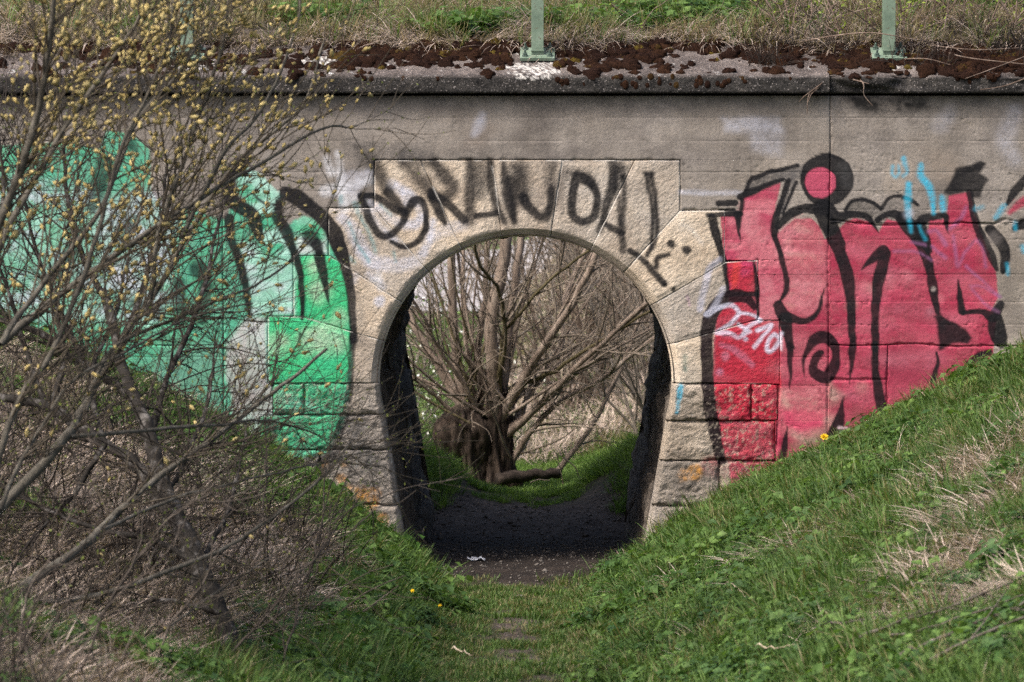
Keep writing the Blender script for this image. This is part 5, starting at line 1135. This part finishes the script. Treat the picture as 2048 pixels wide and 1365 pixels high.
def turf(n, yell, h, nb=12):
    out = []
    for k in range(n):
        x0, y0 = sq(); g = Rg.uniform(.7, 1.35); y_ = Rg.random() < yell
        out.append(tuft_vf(Rg, nb, .04, (h[0] * g, h[1] * g), (.0035, .0075), (.0, .6), (.2, 1.4), 3, x0, y0) + (1 if y_ else 0,))
    return out
def weeds(n, kind):
    out = []
    for k in range(n):
        x0, y0 = sq(); g = Rg.uniform(.6, 1.2)
        v, f = [lambda: weed(Rg, 8, .13 * g, 5, .36, x0, y0), lambda: weed(Rg, 7, .17 * g, 4, .42, x0, y0), lambda: weed(Rg, 9, .11 * g, 6, .26, x0, y0)][kind if kind < 3 else Rg.integers(0, 3)]()
        out.append((v, f, 3 if kind == 2 or Rg.random() < .2 else 2))
    return out
def straw(n, aim, h=(.14, .34)):
    out = []
    for k in range(n):
        x0, y0 = sq(); out.append(tuft_vf(Rg, 12, .05, h, (.0028, .006), (.55, 1.4), (.3, 1.5), 4, x0, y0, aim + Rg.normal(0, .7)) + (4,))
    return out
MATS = [M_GR, M_GRY, M_WEED, M_WEED2, M_STR]
T_GR = [patch('turf', turf(24, .12, (.07, .16)), MATS) for _ in range(4)] + [patch('turf_yellow', turf(20, .6, (.06, .14)) + straw(3, 0), MATS)]
T_GS = [patch('short_turf', turf(44, .2, (.028, .065), 11), MATS) for _ in range(3)] + [patch('thin_turf', turf(16, .3, (.028, .06), 9), MATS) for _ in range(2)]
T_DRY = [patch('straw_mat', straw(20, 0.0) + turf(2, .3, (.06, .13)), MATS) for _ in range(3)] + [patch('straw_thin', straw(8, 0.0) + turf(12, .3, (.06, .14)), MATS) for _ in range(2)]
T_WEED = [patch('weed_mat', weeds(13, 0) + turf(6, .1, (.08, .16)), MATS), patch('weed_mat', weeds(10, 1) + turf(8, .1, (.08, .17)), MATS), patch('weed_mat', weeds(12, 2) + turf(4, .1, (.08, .15)), MATS), patch('weed_mat', weeds(14, 3), MATS), patch('weed_mat', weeds(7, 3) + turf(14, .1, (.08, .18)), MATS)]
T_FR = [patch('straw_fringe', straw(9, -1.57, (.10, .28)), MATS) for _ in range(3)]
T_FILL = [patch('fill_turf', turf(16, .25, (.08, .22)) + weeds(3, 3), MATS), patch('fill_turf', turf(10, .4, (.08, .2)) + straw(7, -1.57), MATS), patch('fill_turf', straw(13, -1.57, (.12, .3)) + turf(3, .4, (.1, .2)), MATS), patch('fill_turf', turf(16, .1, (.08, .2)) + weeds(7, 3), MATS)]
def scatter(name, P, rot, scl, idx, sources, label, cat):
    me = bpy.data.meshes.new(name); me.vertices.add(len(P)); me.vertices.foreach_set('co', np.asarray(P, np.float32).ravel())
    a = me.attributes.new('rot', 'FLOAT_VECTOR', 'POINT'); a.data.foreach_set('vector', np.asarray(rot, np.float32).ravel())
    fattr(me, 'scl', scl); a = me.attributes.new('idx', 'INT', 'POINT'); a.data.foreach_set('value', np.asarray(idx, np.int32))
    o = obj(name, me, None, kind='stuff', label=label, category=cat)
    nt = bpy.data.node_groups.new(name + '_scatter', 'GeometryNodeTree'); nt.interface.new_socket('Geometry', in_out='INPUT', socket_type='NodeSocketGeometry'); nt.interface.new_socket('Geometry', in_out='OUTPUT', socket_type='NodeSocketGeometry')
    gi = nt.nodes.new('NodeGroupInput'); go = nt.nodes.new('NodeGroupOutput'); ip = nt.nodes.new('GeometryNodeInstanceOnPoints'); gt = nt.nodes.new('GeometryNodeGeometryToInstance')
    for s in reversed(sources):
        oi = nt.nodes.new('GeometryNodeObjectInfo'); oi.inputs['Object'].default_value = s; nt.links.new(oi.outputs['Geometry'], gt.inputs[0])
    def na(n_, t):
        q = nt.nodes.new('GeometryNodeInputNamedAttribute'); q.data_type = t; q.inputs[0].default_value = n_; return q.outputs[0]
    e2r = nt.nodes.new('FunctionNodeEulerToRotation'); nt.links.new(na('rot', 'FLOAT_VECTOR'), e2r.inputs[0])
    nt.links.new(gi.outputs[0], ip.inputs['Points']); nt.links.new(gt.outputs[0], ip.inputs['Instance']); ip.inputs['Pick Instance'].default_value = True
    nt.links.new(na('idx', 'INT'), ip.inputs['Instance Index']); nt.links.new(e2r.outputs[0], ip.inputs['Rotation']); nt.links.new(na('scl', 'FLOAT'), ip.inputs['Scale']); nt.links.new(ip.outputs[0], go.inputs[0])
    md = o.modifiers.new('scatter', 'NODES'); md.node_group = nt; print('SCATTER', name, len(P)); return o
def inview(P, mu=620, mv=260):
    u, v, z = proj(P); return (u > -mu) & (u < 2048 + mu) & (v > -260) & (v < 1365 + mv)
def downhill(x, y, f):
    e = .15; return -(f(x + e, y) - f(x - e, y)) / (2 * e), -(f(x, y + e) - f(x, y - e)) / (2 * e)
# straw patches, as places on the bank
STRAW = [lift(u, v) + (r,) for u, v, r in ((1930, 960, .26), (2020, 1010, .32), (1970, 1120, .30), (1790, 1110, .13), (1700, 1045, .09), (2030, 900, .22), (1560, 1110, .12), (1890, 1010, .14), (2040, 1180, .26), (1760, 1240, .16), (1530, 1180, .12), (1900, 1220, .2), (1650, 1095, .10), (1840, 1160, .14),
                                           (200, 950, .50), (330, 1000, .50), (440, 1075, .42), (600, 1105, .34), (340, 1150, .42), (80, 900, .55), (520, 1130, .30), (160, 1080, .45), (660, 1130, .16), (380, 1240, .34), (120, 1230, .4), (450, 960, .18), (60, 760, .5), (300, 800, .25))]
def straw_d(x, y):
    d = np.zeros(len(x))
    for (sx, sy, r) in STRAW: d = np.maximum(d, np.exp(-(((x - sx) / r) ** 2 + ((y - sy) / (r * 1.3)) ** 2)))
    return np.clip(d + (fbm(x * 3.2, y * 3.2, 3, 191) - .5) * .9 * (d > .08), 0, 1)
Rv = np.random.default_rng(12)
def jgrid(x0, x1, y0, y1, st, f, R=Rv):
    X, Y = np.meshgrid(np.arange(x0, x1, st), np.arange(y0, y1, st), indexing='ij'); x = X.ravel() + R.uniform(-.35, .35, X.size) * st; y = Y.ravel() + R.uniform(-.35, .35, X.size) * st
    P = np.stack([x, y, f(x, y)], 1); return P[inview(P)]
def lay(P, f, turn=None, e=.12, R=Rv, k=1.0):
    """Euler angles that set a patch on the slope; turn = heading of the patch (random if none)"""
    gx_ = (f(P[:, 0] + e, P[:, 1]) - f(P[:, 0] - e, P[:, 1])) / (2 * e) * k; gy_ = (f(P[:, 0], P[:, 1] + e) - f(P[:, 0], P[:, 1] - e)) / (2 * e) * k
    out = np.zeros((len(P), 3)); turn = R.uniform(0, 6.283, len(P)) if turn is None else turn
    for i in range(len(P)):
        q = Vector((0, 0, 1)).rotation_difference(Vector((-gx_[i], -gy_[i], 1)).normalized()); m_ = q.to_matrix() @ Matrix.Rotation(float(turn[i]), 3, 'Z'); out[i] = m_.to_euler('XYZ')[:]
    return out, gx_, gy_
gzs = lambda a, b: gz(a, b, False)
# --- foreground: one turf patch per cell of a jittered grid
P = jgrid(-5.2, 5.2, -13.0, -.16, .215, gz); x, y = P[:, 0], P[:, 1]
sm = soil_mask(x, y); sd_ = straw_d(x, y); pathd = np.abs(x - .1)
short = 1 - sstep(.30, .85, pathd + (fbm(x * 2, y * 2, 2, 155) - .5) * .6)
weedy = sstep(.34, .52, fbm(x * 1.3, y * 1.3, 3, 151)) * (1 - sstep(2.6, 3.2, x)) * .9; weedy = np.maximum(weedy, .88 * ((x > .45) & (x < 2.3 + .12 * y) | (x < -.45) & (x > -1.6) | (y > -.9)))
r1 = Rv.random(len(x)); r2 = Rv.random(len(x))
bare = (sm > .45) & (r1 < sm * 1.1)
left = (x < -1.30 + .08 * (y + 7) + .25 * (fbm(x * 2, y * 2, 2, 201) - .5)) & (y < -2.6)
sd_ = np.where(left, np.maximum(sd_, .75 * (r2 < .62)), sd_)
bare |= left & (r2 > .80)
isS = (short > .5) & ~bare; isD = ~isS & ~bare & (sd_ > .34); isW = ~isS & ~bare & ~isD & (r2 < weedy); isG = ~isS & ~bare & ~isD & ~isW
def put(name, k, src, idx, label, cat, s=(.85, 1.2), turn=None, dz=.008):
    Q = P[k]; rot, _, _ = lay(Q, gzs, None if turn is None else turn[k]); scatter(name, Q - [0, 0, dz], rot, Rv.uniform(*s, len(Q)), idx, src, label, cat)
n = isG.sum(); put('meadow_grass', isG, T_GR, np.where(Rv.random(n) < .15 + .5 * sd_[isG], 4, Rv.integers(0, 4, n)), 'green spring grass on the banks before the wall', 'grass')
n = isS.sum(); put('trodden_grass', isS, T_GS, np.where(sm[isS] > .12, 3 + Rv.integers(0, 2, n), Rv.integers(0, 3, n)), 'short trodden grass along the path before the tunnel', 'grass')
put('leafy_weeds', isW, T_WEED, Rv.integers(0, 5, isW.sum()), 'low leafy weeds covering the banks beside the tunnel mouth', 'weeds', (.8, 1.25))
_, gx_, gy_ = lay(P, gzs); fall = np.arctan2(-gy_ - .25, -gx_) + Rv.normal(0, .95, len(x))
n = isD.sum(); put('dry_grass', isD, T_DRY, np.where(sd_[isD] > .5, Rv.integers(0, 3, n), 3 + Rv.integers(0, 2, n)), 'bleached dry grass matted on the banks', 'dry grass', (.8, 1.25), fall)
k = ~bare & (r1 < .16) & ~isS; put('stray_straw', k, T_DRY[3:], Rv.integers(0, 2, k.sum()), 'single dry stalks among the green grass on the banks', 'dry grass', (.6, 1.0), fall)
k = isW & (r1 > .6); k |= (y > -.42) & ~bare & (np.abs(x) > .75); put('tall_tufts', k, T_GR + T_WEED[3:], Rv.integers(0, 7, k.sum()) % 4 + np.where((y[k] > -.42) & (r2[k] < .5), 3, 0), 'taller grass tufts standing among the weeds', 'grass', (.9, 1.4))
def brush_patch(R, n=46):
    t = Tubes()
    for q in range(n):
        a = R.uniform(0, 6.28); e = R.uniform(.1, 1.3); w = walk((R.uniform(-.2, .2), R.uniform(-.2, .2), -.02), (math.cos(a) * math.sin(e), math.sin(a) * math.sin(e), math.cos(e)), R.uniform(.18, .55), 5, .14, -.1, R); t.add(w, np.linspace(.0038, .0016, len(w)) * R.uniform(.6, 1.5), 3)
    return bpy.data.objects.new('brush', mesh('brush', np.concatenate(t.V), np.concatenate(t.F), M_DTW if n > 40 else M_TWIG))
k = ~bare & ~isS & (r2 > .93); put('rank_tufts', k, T_GR[:4], Rv.integers(0, 4, k.sum()), 'rank taller grass clumps dotted over the banks', 'grass', (1.35, 1.9))
P0_, P = P, np.stack([Rv.normal(.1, .24, 800), Rv.uniform(-9.5, -.75, 800), np.zeros(800)], 1); P[:, 2] = gz(P[:, 0], P[:, 1]); kk = inview(P) & (Rv.random(800) > .85 * soil_mask(P[:, 0], P[:, 1])); put('path_grass', kk, T_GS, Rv.integers(0, 5, kk.sum()), 'thin worn grass creeping over the bare path', 'grass', (.25, .6)); P = P0_
T_BR = [brush_patch(Rg, 42), brush_patch(Rg, 41), brush_patch(Rg, 30)]
k = left & (r1 < .12); put('dead_brush', k, T_BR, Rv.integers(0, 3, k.sum()), 'mat of dead dark twigs under the willow and thorn', 'brushwood', (.8, 1.5))
# --- beyond the arch
M_FG = leafmat('lightened_grass_blade', (0.075, 0.150, 0.030), (0.18, 0.27, 0.07), .35)  # brighter copy of the grass, missing daylight put into the blade colour
for t_ in range(5):
    m2 = (T_GS[:3] + T_GR[:2])[t_].data.copy(); m2.materials[0] = M_FG; m2.materials[1] = M_FG; T_BR.append(bpy.data.objects.new('lightened_turf', m2))
P = jgrid(-2.4, 2.6, 4.85, 12.8, .24, gz); u_, v_, _ = proj(P); k = (u_ > 720) & (u_ < 1390) & (Rv.random(len(P)) > soil_mask(P[:, 0], P[:, 1]) * 1.2); P = P[k]; al = np.ones(len(P), bool)
put('far_grass', al, T_BR[3:8], np.where(np.abs(P[:, 0]) > .6, 3 + Rv.integers(0, 2, len(P)), Rv.integers(0, 3, len(P))), 'grass at the far mouth of the tunnel, daylight put into its brighter colour', 'grass')
P = jgrid(-5, 3.5, 12.8, 38, .5, gz); u_, v_, _ = proj(P); P = P[(u_ > 690) & (u_ < 1410)]; al = np.ones(len(P), bool)
put('far_undergrowth', al, T_GR[:3] + T_DRY, np.where(P[:, 0] > -.2, 3 + Rv.integers(0, 5, len(P)), Rv.integers(0, 3, len(P))), 'meadow grass and straw on the far bank', 'undergrowth', (1.5, 2.2))
# --- on top of the bridge
ezs = lambda a, b: ez(a, b)
def pute(name, P, src, idx, label, cat, s, turn=None):
    rot, _, _ = lay(P, ezs, turn, .2, Rv, .8); scatter(name, P, rot, Rv.uniform(*s, len(P)), idx, src, label, cat)
P = jgrid(-4.3, 4.3, .44, .75, .17, ez); n_ = fbm(P[:, 0] * 1.3, P[:, 1] * 1.5, 3, 171); P = P[Rv.random(len(P)) < .25 + .7 * sstep(.36, .52, n_)]
pute('fringe_of_straw', P, T_FR, Rv.integers(0, 3, len(P)), 'dry straw fringe hanging over the back of the coping', 'dry grass', (.6, 1.05), Rv.normal(0, .4, len(P)))
P = jgrid(-4.3, 4.3, .62, 4.4, .24, ez); n_ = fbm(P[:, 0] * .8 + 4, P[:, 1] * 1.1, 3, 175); yy = P[:, 1]
idx = np.where((n_ < .40) | (Rv.random(len(P)) < .12), 2, np.where(n_ < .46, 1, np.where(Rv.random(len(P)) < .5, 0, 3))); idx = np.where((yy < .8) & (Rv.random(len(P)) < .6), 2, idx); idx = np.where((yy > 1.2) & (n_ > .46) & (Rv.random(len(P)) < .6), 3, idx)
kk = (Rv.random(len(P)) < .78) | (idx == 3); P = P[kk]; idx = idx[kk]
pute('fill_grass', P, T_FILL, idx, 'tufted green and dry grass growing on the fill above the coping', 'grass', (.85, 1.55), Rv.normal(0, .7, len(P)))
P = np.stack([Rv.uniform(at(1480, 100, .5)[0], 3.9, 46), Rv.uniform(.10, 1.3, 46), np.zeros(46)], 1); P[:, 2] = np.where(P[:, 1] < .46, cop_z(P[:, 1]), ez(P[:, 0], P[:, 1]))
pute('coping_twigs', P, T_BR[:3], Rv.integers(0, 3, len(P)), 'dead twigs littering the right end of the coping', 'brushwood', (.35, .65))
# ------------------------------------------------------------------ small things
def gpos(u, v):
    x, y = lift(u, v); return np.array([x, y, gz(x, y)[0]])
M_DAND = simple_mat('dandelion_yellow', (0.70, 0.42, 0.01), (0.85, 0.60, 0.02), 40); M_STALK = simple_mat('flower_stalk', (0.08, 0.14, 0.03), (0.16, 0.22, 0.06), 20)
def flower(name, u, v, label, cat, r, h, npet, layers, group=None):
    b = gpos(u, v + 6); o = empty(name, b, label, cat, group); R = np.random.default_rng(int(u))
    t = Tubes(); P = np.array([[0, 0, -.01], [.004, 0, h * .5], [0, -.004, h]]); t.add(spline(P, 4), np.full(9, .0035), 6); t.build('stem', M_STALK, o)
    V, F, k = [], [], 0
    for l in range(layers):
        for i in range(npet):
            a = 6.283 * (i + .5 * l) / npet; el = .25 + .45 * l; d = np.array([math.cos(a) * math.cos(el), math.sin(a) * math.cos(el), math.sin(el)]); nr = np.array([-math.cos(a) * math.sin(el), -math.sin(a) * math.sin(el), math.cos(el)])
            ll = r * (1 - .22 * l) * R.uniform(.9, 1.1); d = np.array([d[0], d[1] * .7 - d[2] * .7, d[1] * .7 + d[2] * .7]); nr = np.array([nr[0], nr[1] * .7 - nr[2] * .7, nr[1] * .7 + nr[2] * .7]); V.append(leaflet(np.array([0, 0, h]), d, nr, ll, ll * (.13 if npet > 8 else .4))); F.append(LF + k); k += 5
    obj('flower_head', mesh('flower_head', np.concatenate(V), np.concatenate(F), M_DAND, False), o)
flower('dandelion', 1648, 926, 'yellow dandelion flower against the foot of the red graffiti', 'flower', .030, .17, 18, 4)
flower('buttercup', 825, 1228, 'small yellow buttercup left of the path, the upper of two', 'flower', .014, .15, 6, 2, 'buttercups')
flower('buttercup', 880, 1256, 'small yellow buttercup nearest the path', 'flower', .013, .15, 6, 2, 'buttercups')
# crumpled scrap on the tunnel floor
R5 = np.random.default_rng(8)
sp = at(953, 1104, .55); sp[2] = gz(sp[0], sp[1])[0]
n = 9; X, Y = np.meshgrid(np.linspace(-.5, .5, n), np.linspace(-.5, .5, n), indexing='ij')
Z = .35 * fbm(X * 4 + 3, Y * 4 + 8, 3, 3) + .02; v = np.stack([X * .11 * (1 + .3 * (Z - .2)) + R5.normal(0, .004, X.shape), Y * .08, Z * .14 - .01], -1).reshape(-1, 3)
M_SCR = simple_mat('grey_plastic_film', (0.34, 0.36, 0.40), (0.55, 0.57, 0.62), 20, .5)
so = obj('litter_scrap', mesh('litter_scrap', v, gridfaces(n, n), M_SCR, False), None, label='crumpled pale plastic scrap on the dark tunnel floor', category='litter'); so.location = sp
md = so.modifiers.new('thick', 'SOLIDIFY'); md.thickness = .002
# loose stones
M_STONE = simple_mat('loose_stone', (0.17, 0.15, 0.13), (0.33, 0.30, 0.27), 12)
def rock(R, s):
    th = np.linspace(0, 2 * math.pi, 12, endpoint=False); V = []
    for a in np.linspace(.08, math.pi - .08, 8):
        for t in th: V.append((math.sin(a) * math.cos(t), math.sin(a) * math.sin(t), math.cos(a)))
    V = np.array(V); V *= (1 + .5 * (fbm(V[:, 0] * 1.5 + R.uniform(0, 99), V[:, 1] * 1.5 + V[:, 2], 3, 3) - .5))[:, None] * np.array([1.25, .9, .6]) * s
    f = [[i * 12 + j, i * 12 + (j + 1) % 12, (i + 1) * 12 + (j + 1) % 12, (i + 1) * 12 + j] for i in range(7) for j in range(12)]
    return V, [q[::-1] for q in f] + [list(range(12)), list(range(95, 83, -1))]
for (u, v_, s, lab) in ((1092, 1331, .030, 'pale loose stone on the grassy path at the bottom edge'), (1040, 1195, .024, 'small flat stone at the sunny end of the bare earth'), (905, 1190, .020, 'little stone at the grass edge left of the bare earth'), (1070, 1265, .016, 'little stone in the bare patch of the path')):
    p = gpos(u, v_); v, f = rock(R5, s); o = obj('loose_stone', mesh('loose_stone', v, f, M_STONE), None, label=lab, category='stone', group='loose stones on the path'); o.location = p + [0, 0, s * .25]
# gravel and leaf crumbs on the tunnel floor: one uncountable layer
V, F, k = [], [], 0
v0, f0 = rock(R5, 1.0); tri = []
for q in range(2600):
    x = R5.uniform(-.85, 1.0); y = R5.uniform(-1.3, 6.0) if q % 3 else R5.uniform(2.2, 5.6)
    if R5.random() > soil_mask(np.array([x]), np.array([y]))[0]: continue
    s = R5.gamma(2, .0026) + .003; a = R5.uniform(0, 6.28); c, sn = math.cos(a), math.sin(a)
    oc = np.array([[1, 0, 0], [0, 1, 0], [-1, .2, 0], [.1, -1, 0], [0, 0, .6], [0, 0, -.5]]) * s * R5.uniform(.7, 1.4, (6, 1)); oc = oc @ np.array([[c, -sn, 0], [sn, c, 0], [0, 0, 1]]) 
    V.append(oc + [x, y, gz(x, y)[0] + s * .25]); F.append(np.array([[0, 1, 4], [1, 2, 4], [2, 3, 4], [3, 0, 4], [1, 0, 5], [2, 1, 5], [3, 2, 5], [0, 3, 5]]) + k); k += 6
obj('gravel', mesh('gravel', np.concatenate(V), np.concatenate(F), simple_mat('grit', (0.06, 0.052, 0.046), (0.24, 0.215, 0.19), 60), False), None, kind='stuff', label='grit and small stones strewn on the tunnel floor', category='gravel')
# dead sticks
M_STICK = bark('dead_stick', (0.035, 0.027, 0.022), (0.085, 0.07, 0.06), (0.17, 0.15, 0.13), 12); M_STICKP = bark('pale_straw_stick', (0.28, 0.22, 0.15), (0.40, 0.33, 0.24), (0.52, 0.45, 0.36), 12)
def stick(px, r0, lab, mat=M_STICK, group='dead sticks on the banks', kids=3, lift_=.12):
    P = np.array([gpos(u, v) for u, v in px]); P[:, 2] += lift_; P = spline(P, 5); b = P[0].copy(); R = np.random.default_rng(int(px[0][0] * 7 + px[0][1]))
    P[1:, 2] += np.abs(R.normal(0, .008, len(P) - 1)); t = Tubes(); t.add(P - b, np.linspace(r0, r0 * .4, len(P)), 6)
    o = empty('dead_stick', b, lab, 'stick', group); t.build('stem', mat, o)
    if kids:
        tw = Tubes()
        for q in range(kids):
            i = R.integers(3, len(P)); d = P[i] - P[i - 1]; d /= np.linalg.norm(d); w = walk(P[i], perp_dir(d, R, .5), R.uniform(.15, .4), 6, .06, .0, R); tw.add(w - b, np.linspace(r0 * .5, r0 * .2, len(w)), 4)
        tw.build('side_twigs', mat, o, kind='stuff')
stick([(1690, 1345), (1800, 1300), (1900, 1262), (2060, 1200)], .010, 'long dark stick lying uphill across the lower right corner, the upper one')
stick([(1800, 1362), (1900, 1320), (1980, 1290), (2070, 1262)], .011, 'thick dark stick in the lower right corner, below the longest one')
stick([(1860, 1375), (1960, 1330), (2070, 1290)], .009, 'dark stick right at the lower right corner')
stick([(1760, 1330), (1880, 1296), (2070, 1235)], .007, 'thin dark stick between the two thicker ones in the lower right corner')
stick([(1620, 1310), (1720, 1296), (1830, 1290)], .006, 'short dark stick on the lower bank nearest the path', kids=2)
stick([(1510, 1345), (1550, 1350), (1590, 1342)], .006, 'pale snapped stick at the bottom edge right of the path', M_STICKP, 'pale straws', 0)
stick([(1455, 1195), (1480, 1220), (1497, 1246)], .005, 'pale bent straw on the lower right bank', M_STICKP, 'pale straws', 0, .09)
stick([(905, 1345), (925, 1352), (945, 1362)], .006, 'pale straw at the bottom edge left of the path', M_STICKP, 'pale straws', 0)
stick([(1810, 815), (1835, 828), (1850, 838)], .004, 'pale straw against the weeds below the red piece', M_STICKP, 'pale straws', 0, .12)
# broken reeds behind the tunnel
for pp, lab in (([(1060, 966), (1078, 960), (1100, 962)], 'straw lying flat at the far tunnel mouth'), ([(1126, 968), (1121, 940), (1112, 905)], 'upright broken reed at the far tunnel mouth'), ([(1125, 915), (1150, 935), (1160, 962)], 'bent reed leaning right at the far tunnel mouth'), ([(1160, 962), (1185, 948), (1215, 944)], 'broken reed lying to the right of the other reeds')):
    P = spline(np.array([at(u, v, 7.2) for u, v in pp]), 5); b = P[0].copy(); t = Tubes(); t.add(P - b, np.linspace(.007, .004, len(P)), 5); o = t.build('reed_stalk', M_STICKP, None, label=lab, category='reed', group='broken reeds'); o.location = b
# brambles and dead twigs over the right end of the coping
Rr = np.random.default_rng(64)
M_BRA = bark('bramble_cane', (0.06, 0.04, 0.03), (0.15, 0.11, 0.085), (0.28, 0.22, 0.18), 10); M_SPR = leafmat('fresh_shoot_leaf', (0.14, 0.22, 0.03), (0.27, 0.34, 0.06))
def topp(u, y, dz): x = at(u, 100, y)[0]; z = cop_z(y) if y < .62 else ez(np.array([x]), np.array([y]))[0]; return np.array([x, y, z + dz])
def cane_bush(name, label, u0, u1, n, hang, R, cat='shrub'):
    b = topp((u0 + u1) / 2, 1.0, 0); o = empty(name, b, label, cat, 'bramble shoots on the coping'); t = Tubes(); tips = []
    for i in range(n):
        u = R.uniform(u0, u1); s = topp(u, R.uniform(.55, 1.6), -.02)
        d = np.array([R.normal(0, .8), R.uniform(-.7, .5), R.uniform(.25, 1.0)]); w = walk(s, d, R.uniform(.25, .75), 9, .1, -.7 if i % 3 else .2, R)
        zc = np.array([cop_z(q) for q in w[:, 1]]); w[:, 2] = np.where((w[:, 1] > COP_Y0) & (w[:, 1] < .6), np.maximum(w[:, 2], zc + .012), w[:, 2])
        t.add(w - b, np.linspace(.006, .0022, len(w)) * R.uniform(.6, 1.4), 5); tips += [w[k] - b for k in range(3, len(w), 2)] if i % 2 == 0 else []
        for q in range(2):
            k = R.integers(2, len(w)); dd = w[k] - w[k - 1]; dd /= np.linalg.norm(dd); w2 = walk(w[k], perp_dir(dd, R, .7), R.uniform(.08, .3), 5, .12, .1, R)
            zc = np.array([cop_z(min(q_, .6)) for q_ in w2[:, 1]]); w2[:, 2] = np.where(w2[:, 1] > COP_Y0, np.maximum(w2[:, 2], zc + .01), w2[:, 2]); t.add(w2 - b, np.linspace(.003, .0015, len(w2)), 4)
    for pts in hang:
        P = spline(np.array([at(u, v, y) for u, v, y in pts]), 5); t.add(P - b, np.linspace(.006, .0025, len(P)), 5)
    t.build('canes', M_BRA, o, kind='stuff')
    if tips: leaf_cloud(np.array(tips), R, 3, .036, M_SPR, 'leaves', o, .012)
cane_bush('bramble', 'dead bramble canes hanging over the coping edge above the red piece', 1560, 1720, 26, [[(1720, 110, .4), (1680, 140, .1), (1640, 170, -.10), (1610, 192, -.12), (1598, 204, -.11)], [(1690, 130, .2), (1660, 160, -.02), (1626, 185, -.12), (1616, 205, -.12)], [(1640, 172, -.09), (1618, 190, -.12), (1614, 228, -.11)], [(1690, 140, .1), (1725, 165, -.11), (1728, 190, -.11), (1745, 212, -.11)], [(1700, 158, -.09), (1738, 168, -.12)], [(1560, 95, .5), (1650, 75, .3), (1740, 66, .12), (1820, 78, .1), (1870, 84, .2)]], Rr)
cane_bush('bramble', 'leafy bramble shoots tangled round the third railing post', 1720, 1890, 34, [[(1790, 120, .2), (1850, 118, .05), (1900, 130, .02)], [(1870, 95, .4), (1930, 115, .1), (2060, 130, .0)]], Rr)
cane_bush('bramble', 'bramble thicket at the right end of the coping', 1900, 2080, 46, [[(2060, 110, .1), (1980, 140, -.05), (1930, 158, -.11)], [(2070, 150, -.06), (2010, 172, -.12), (1960, 180, -.12)], [(1850, 90, .4), (1950, 100, .2), (2060, 95, .3)]], Rr)
cane_bush('bramble', 'small leafy shoots in the moss between the second and third railing posts', 1470, 1580, 12, [], Rr)
cane_bush('bramble', 'few fresh leafy shoots right of the middle railing post', 1240, 1360, 6, [], Rr)
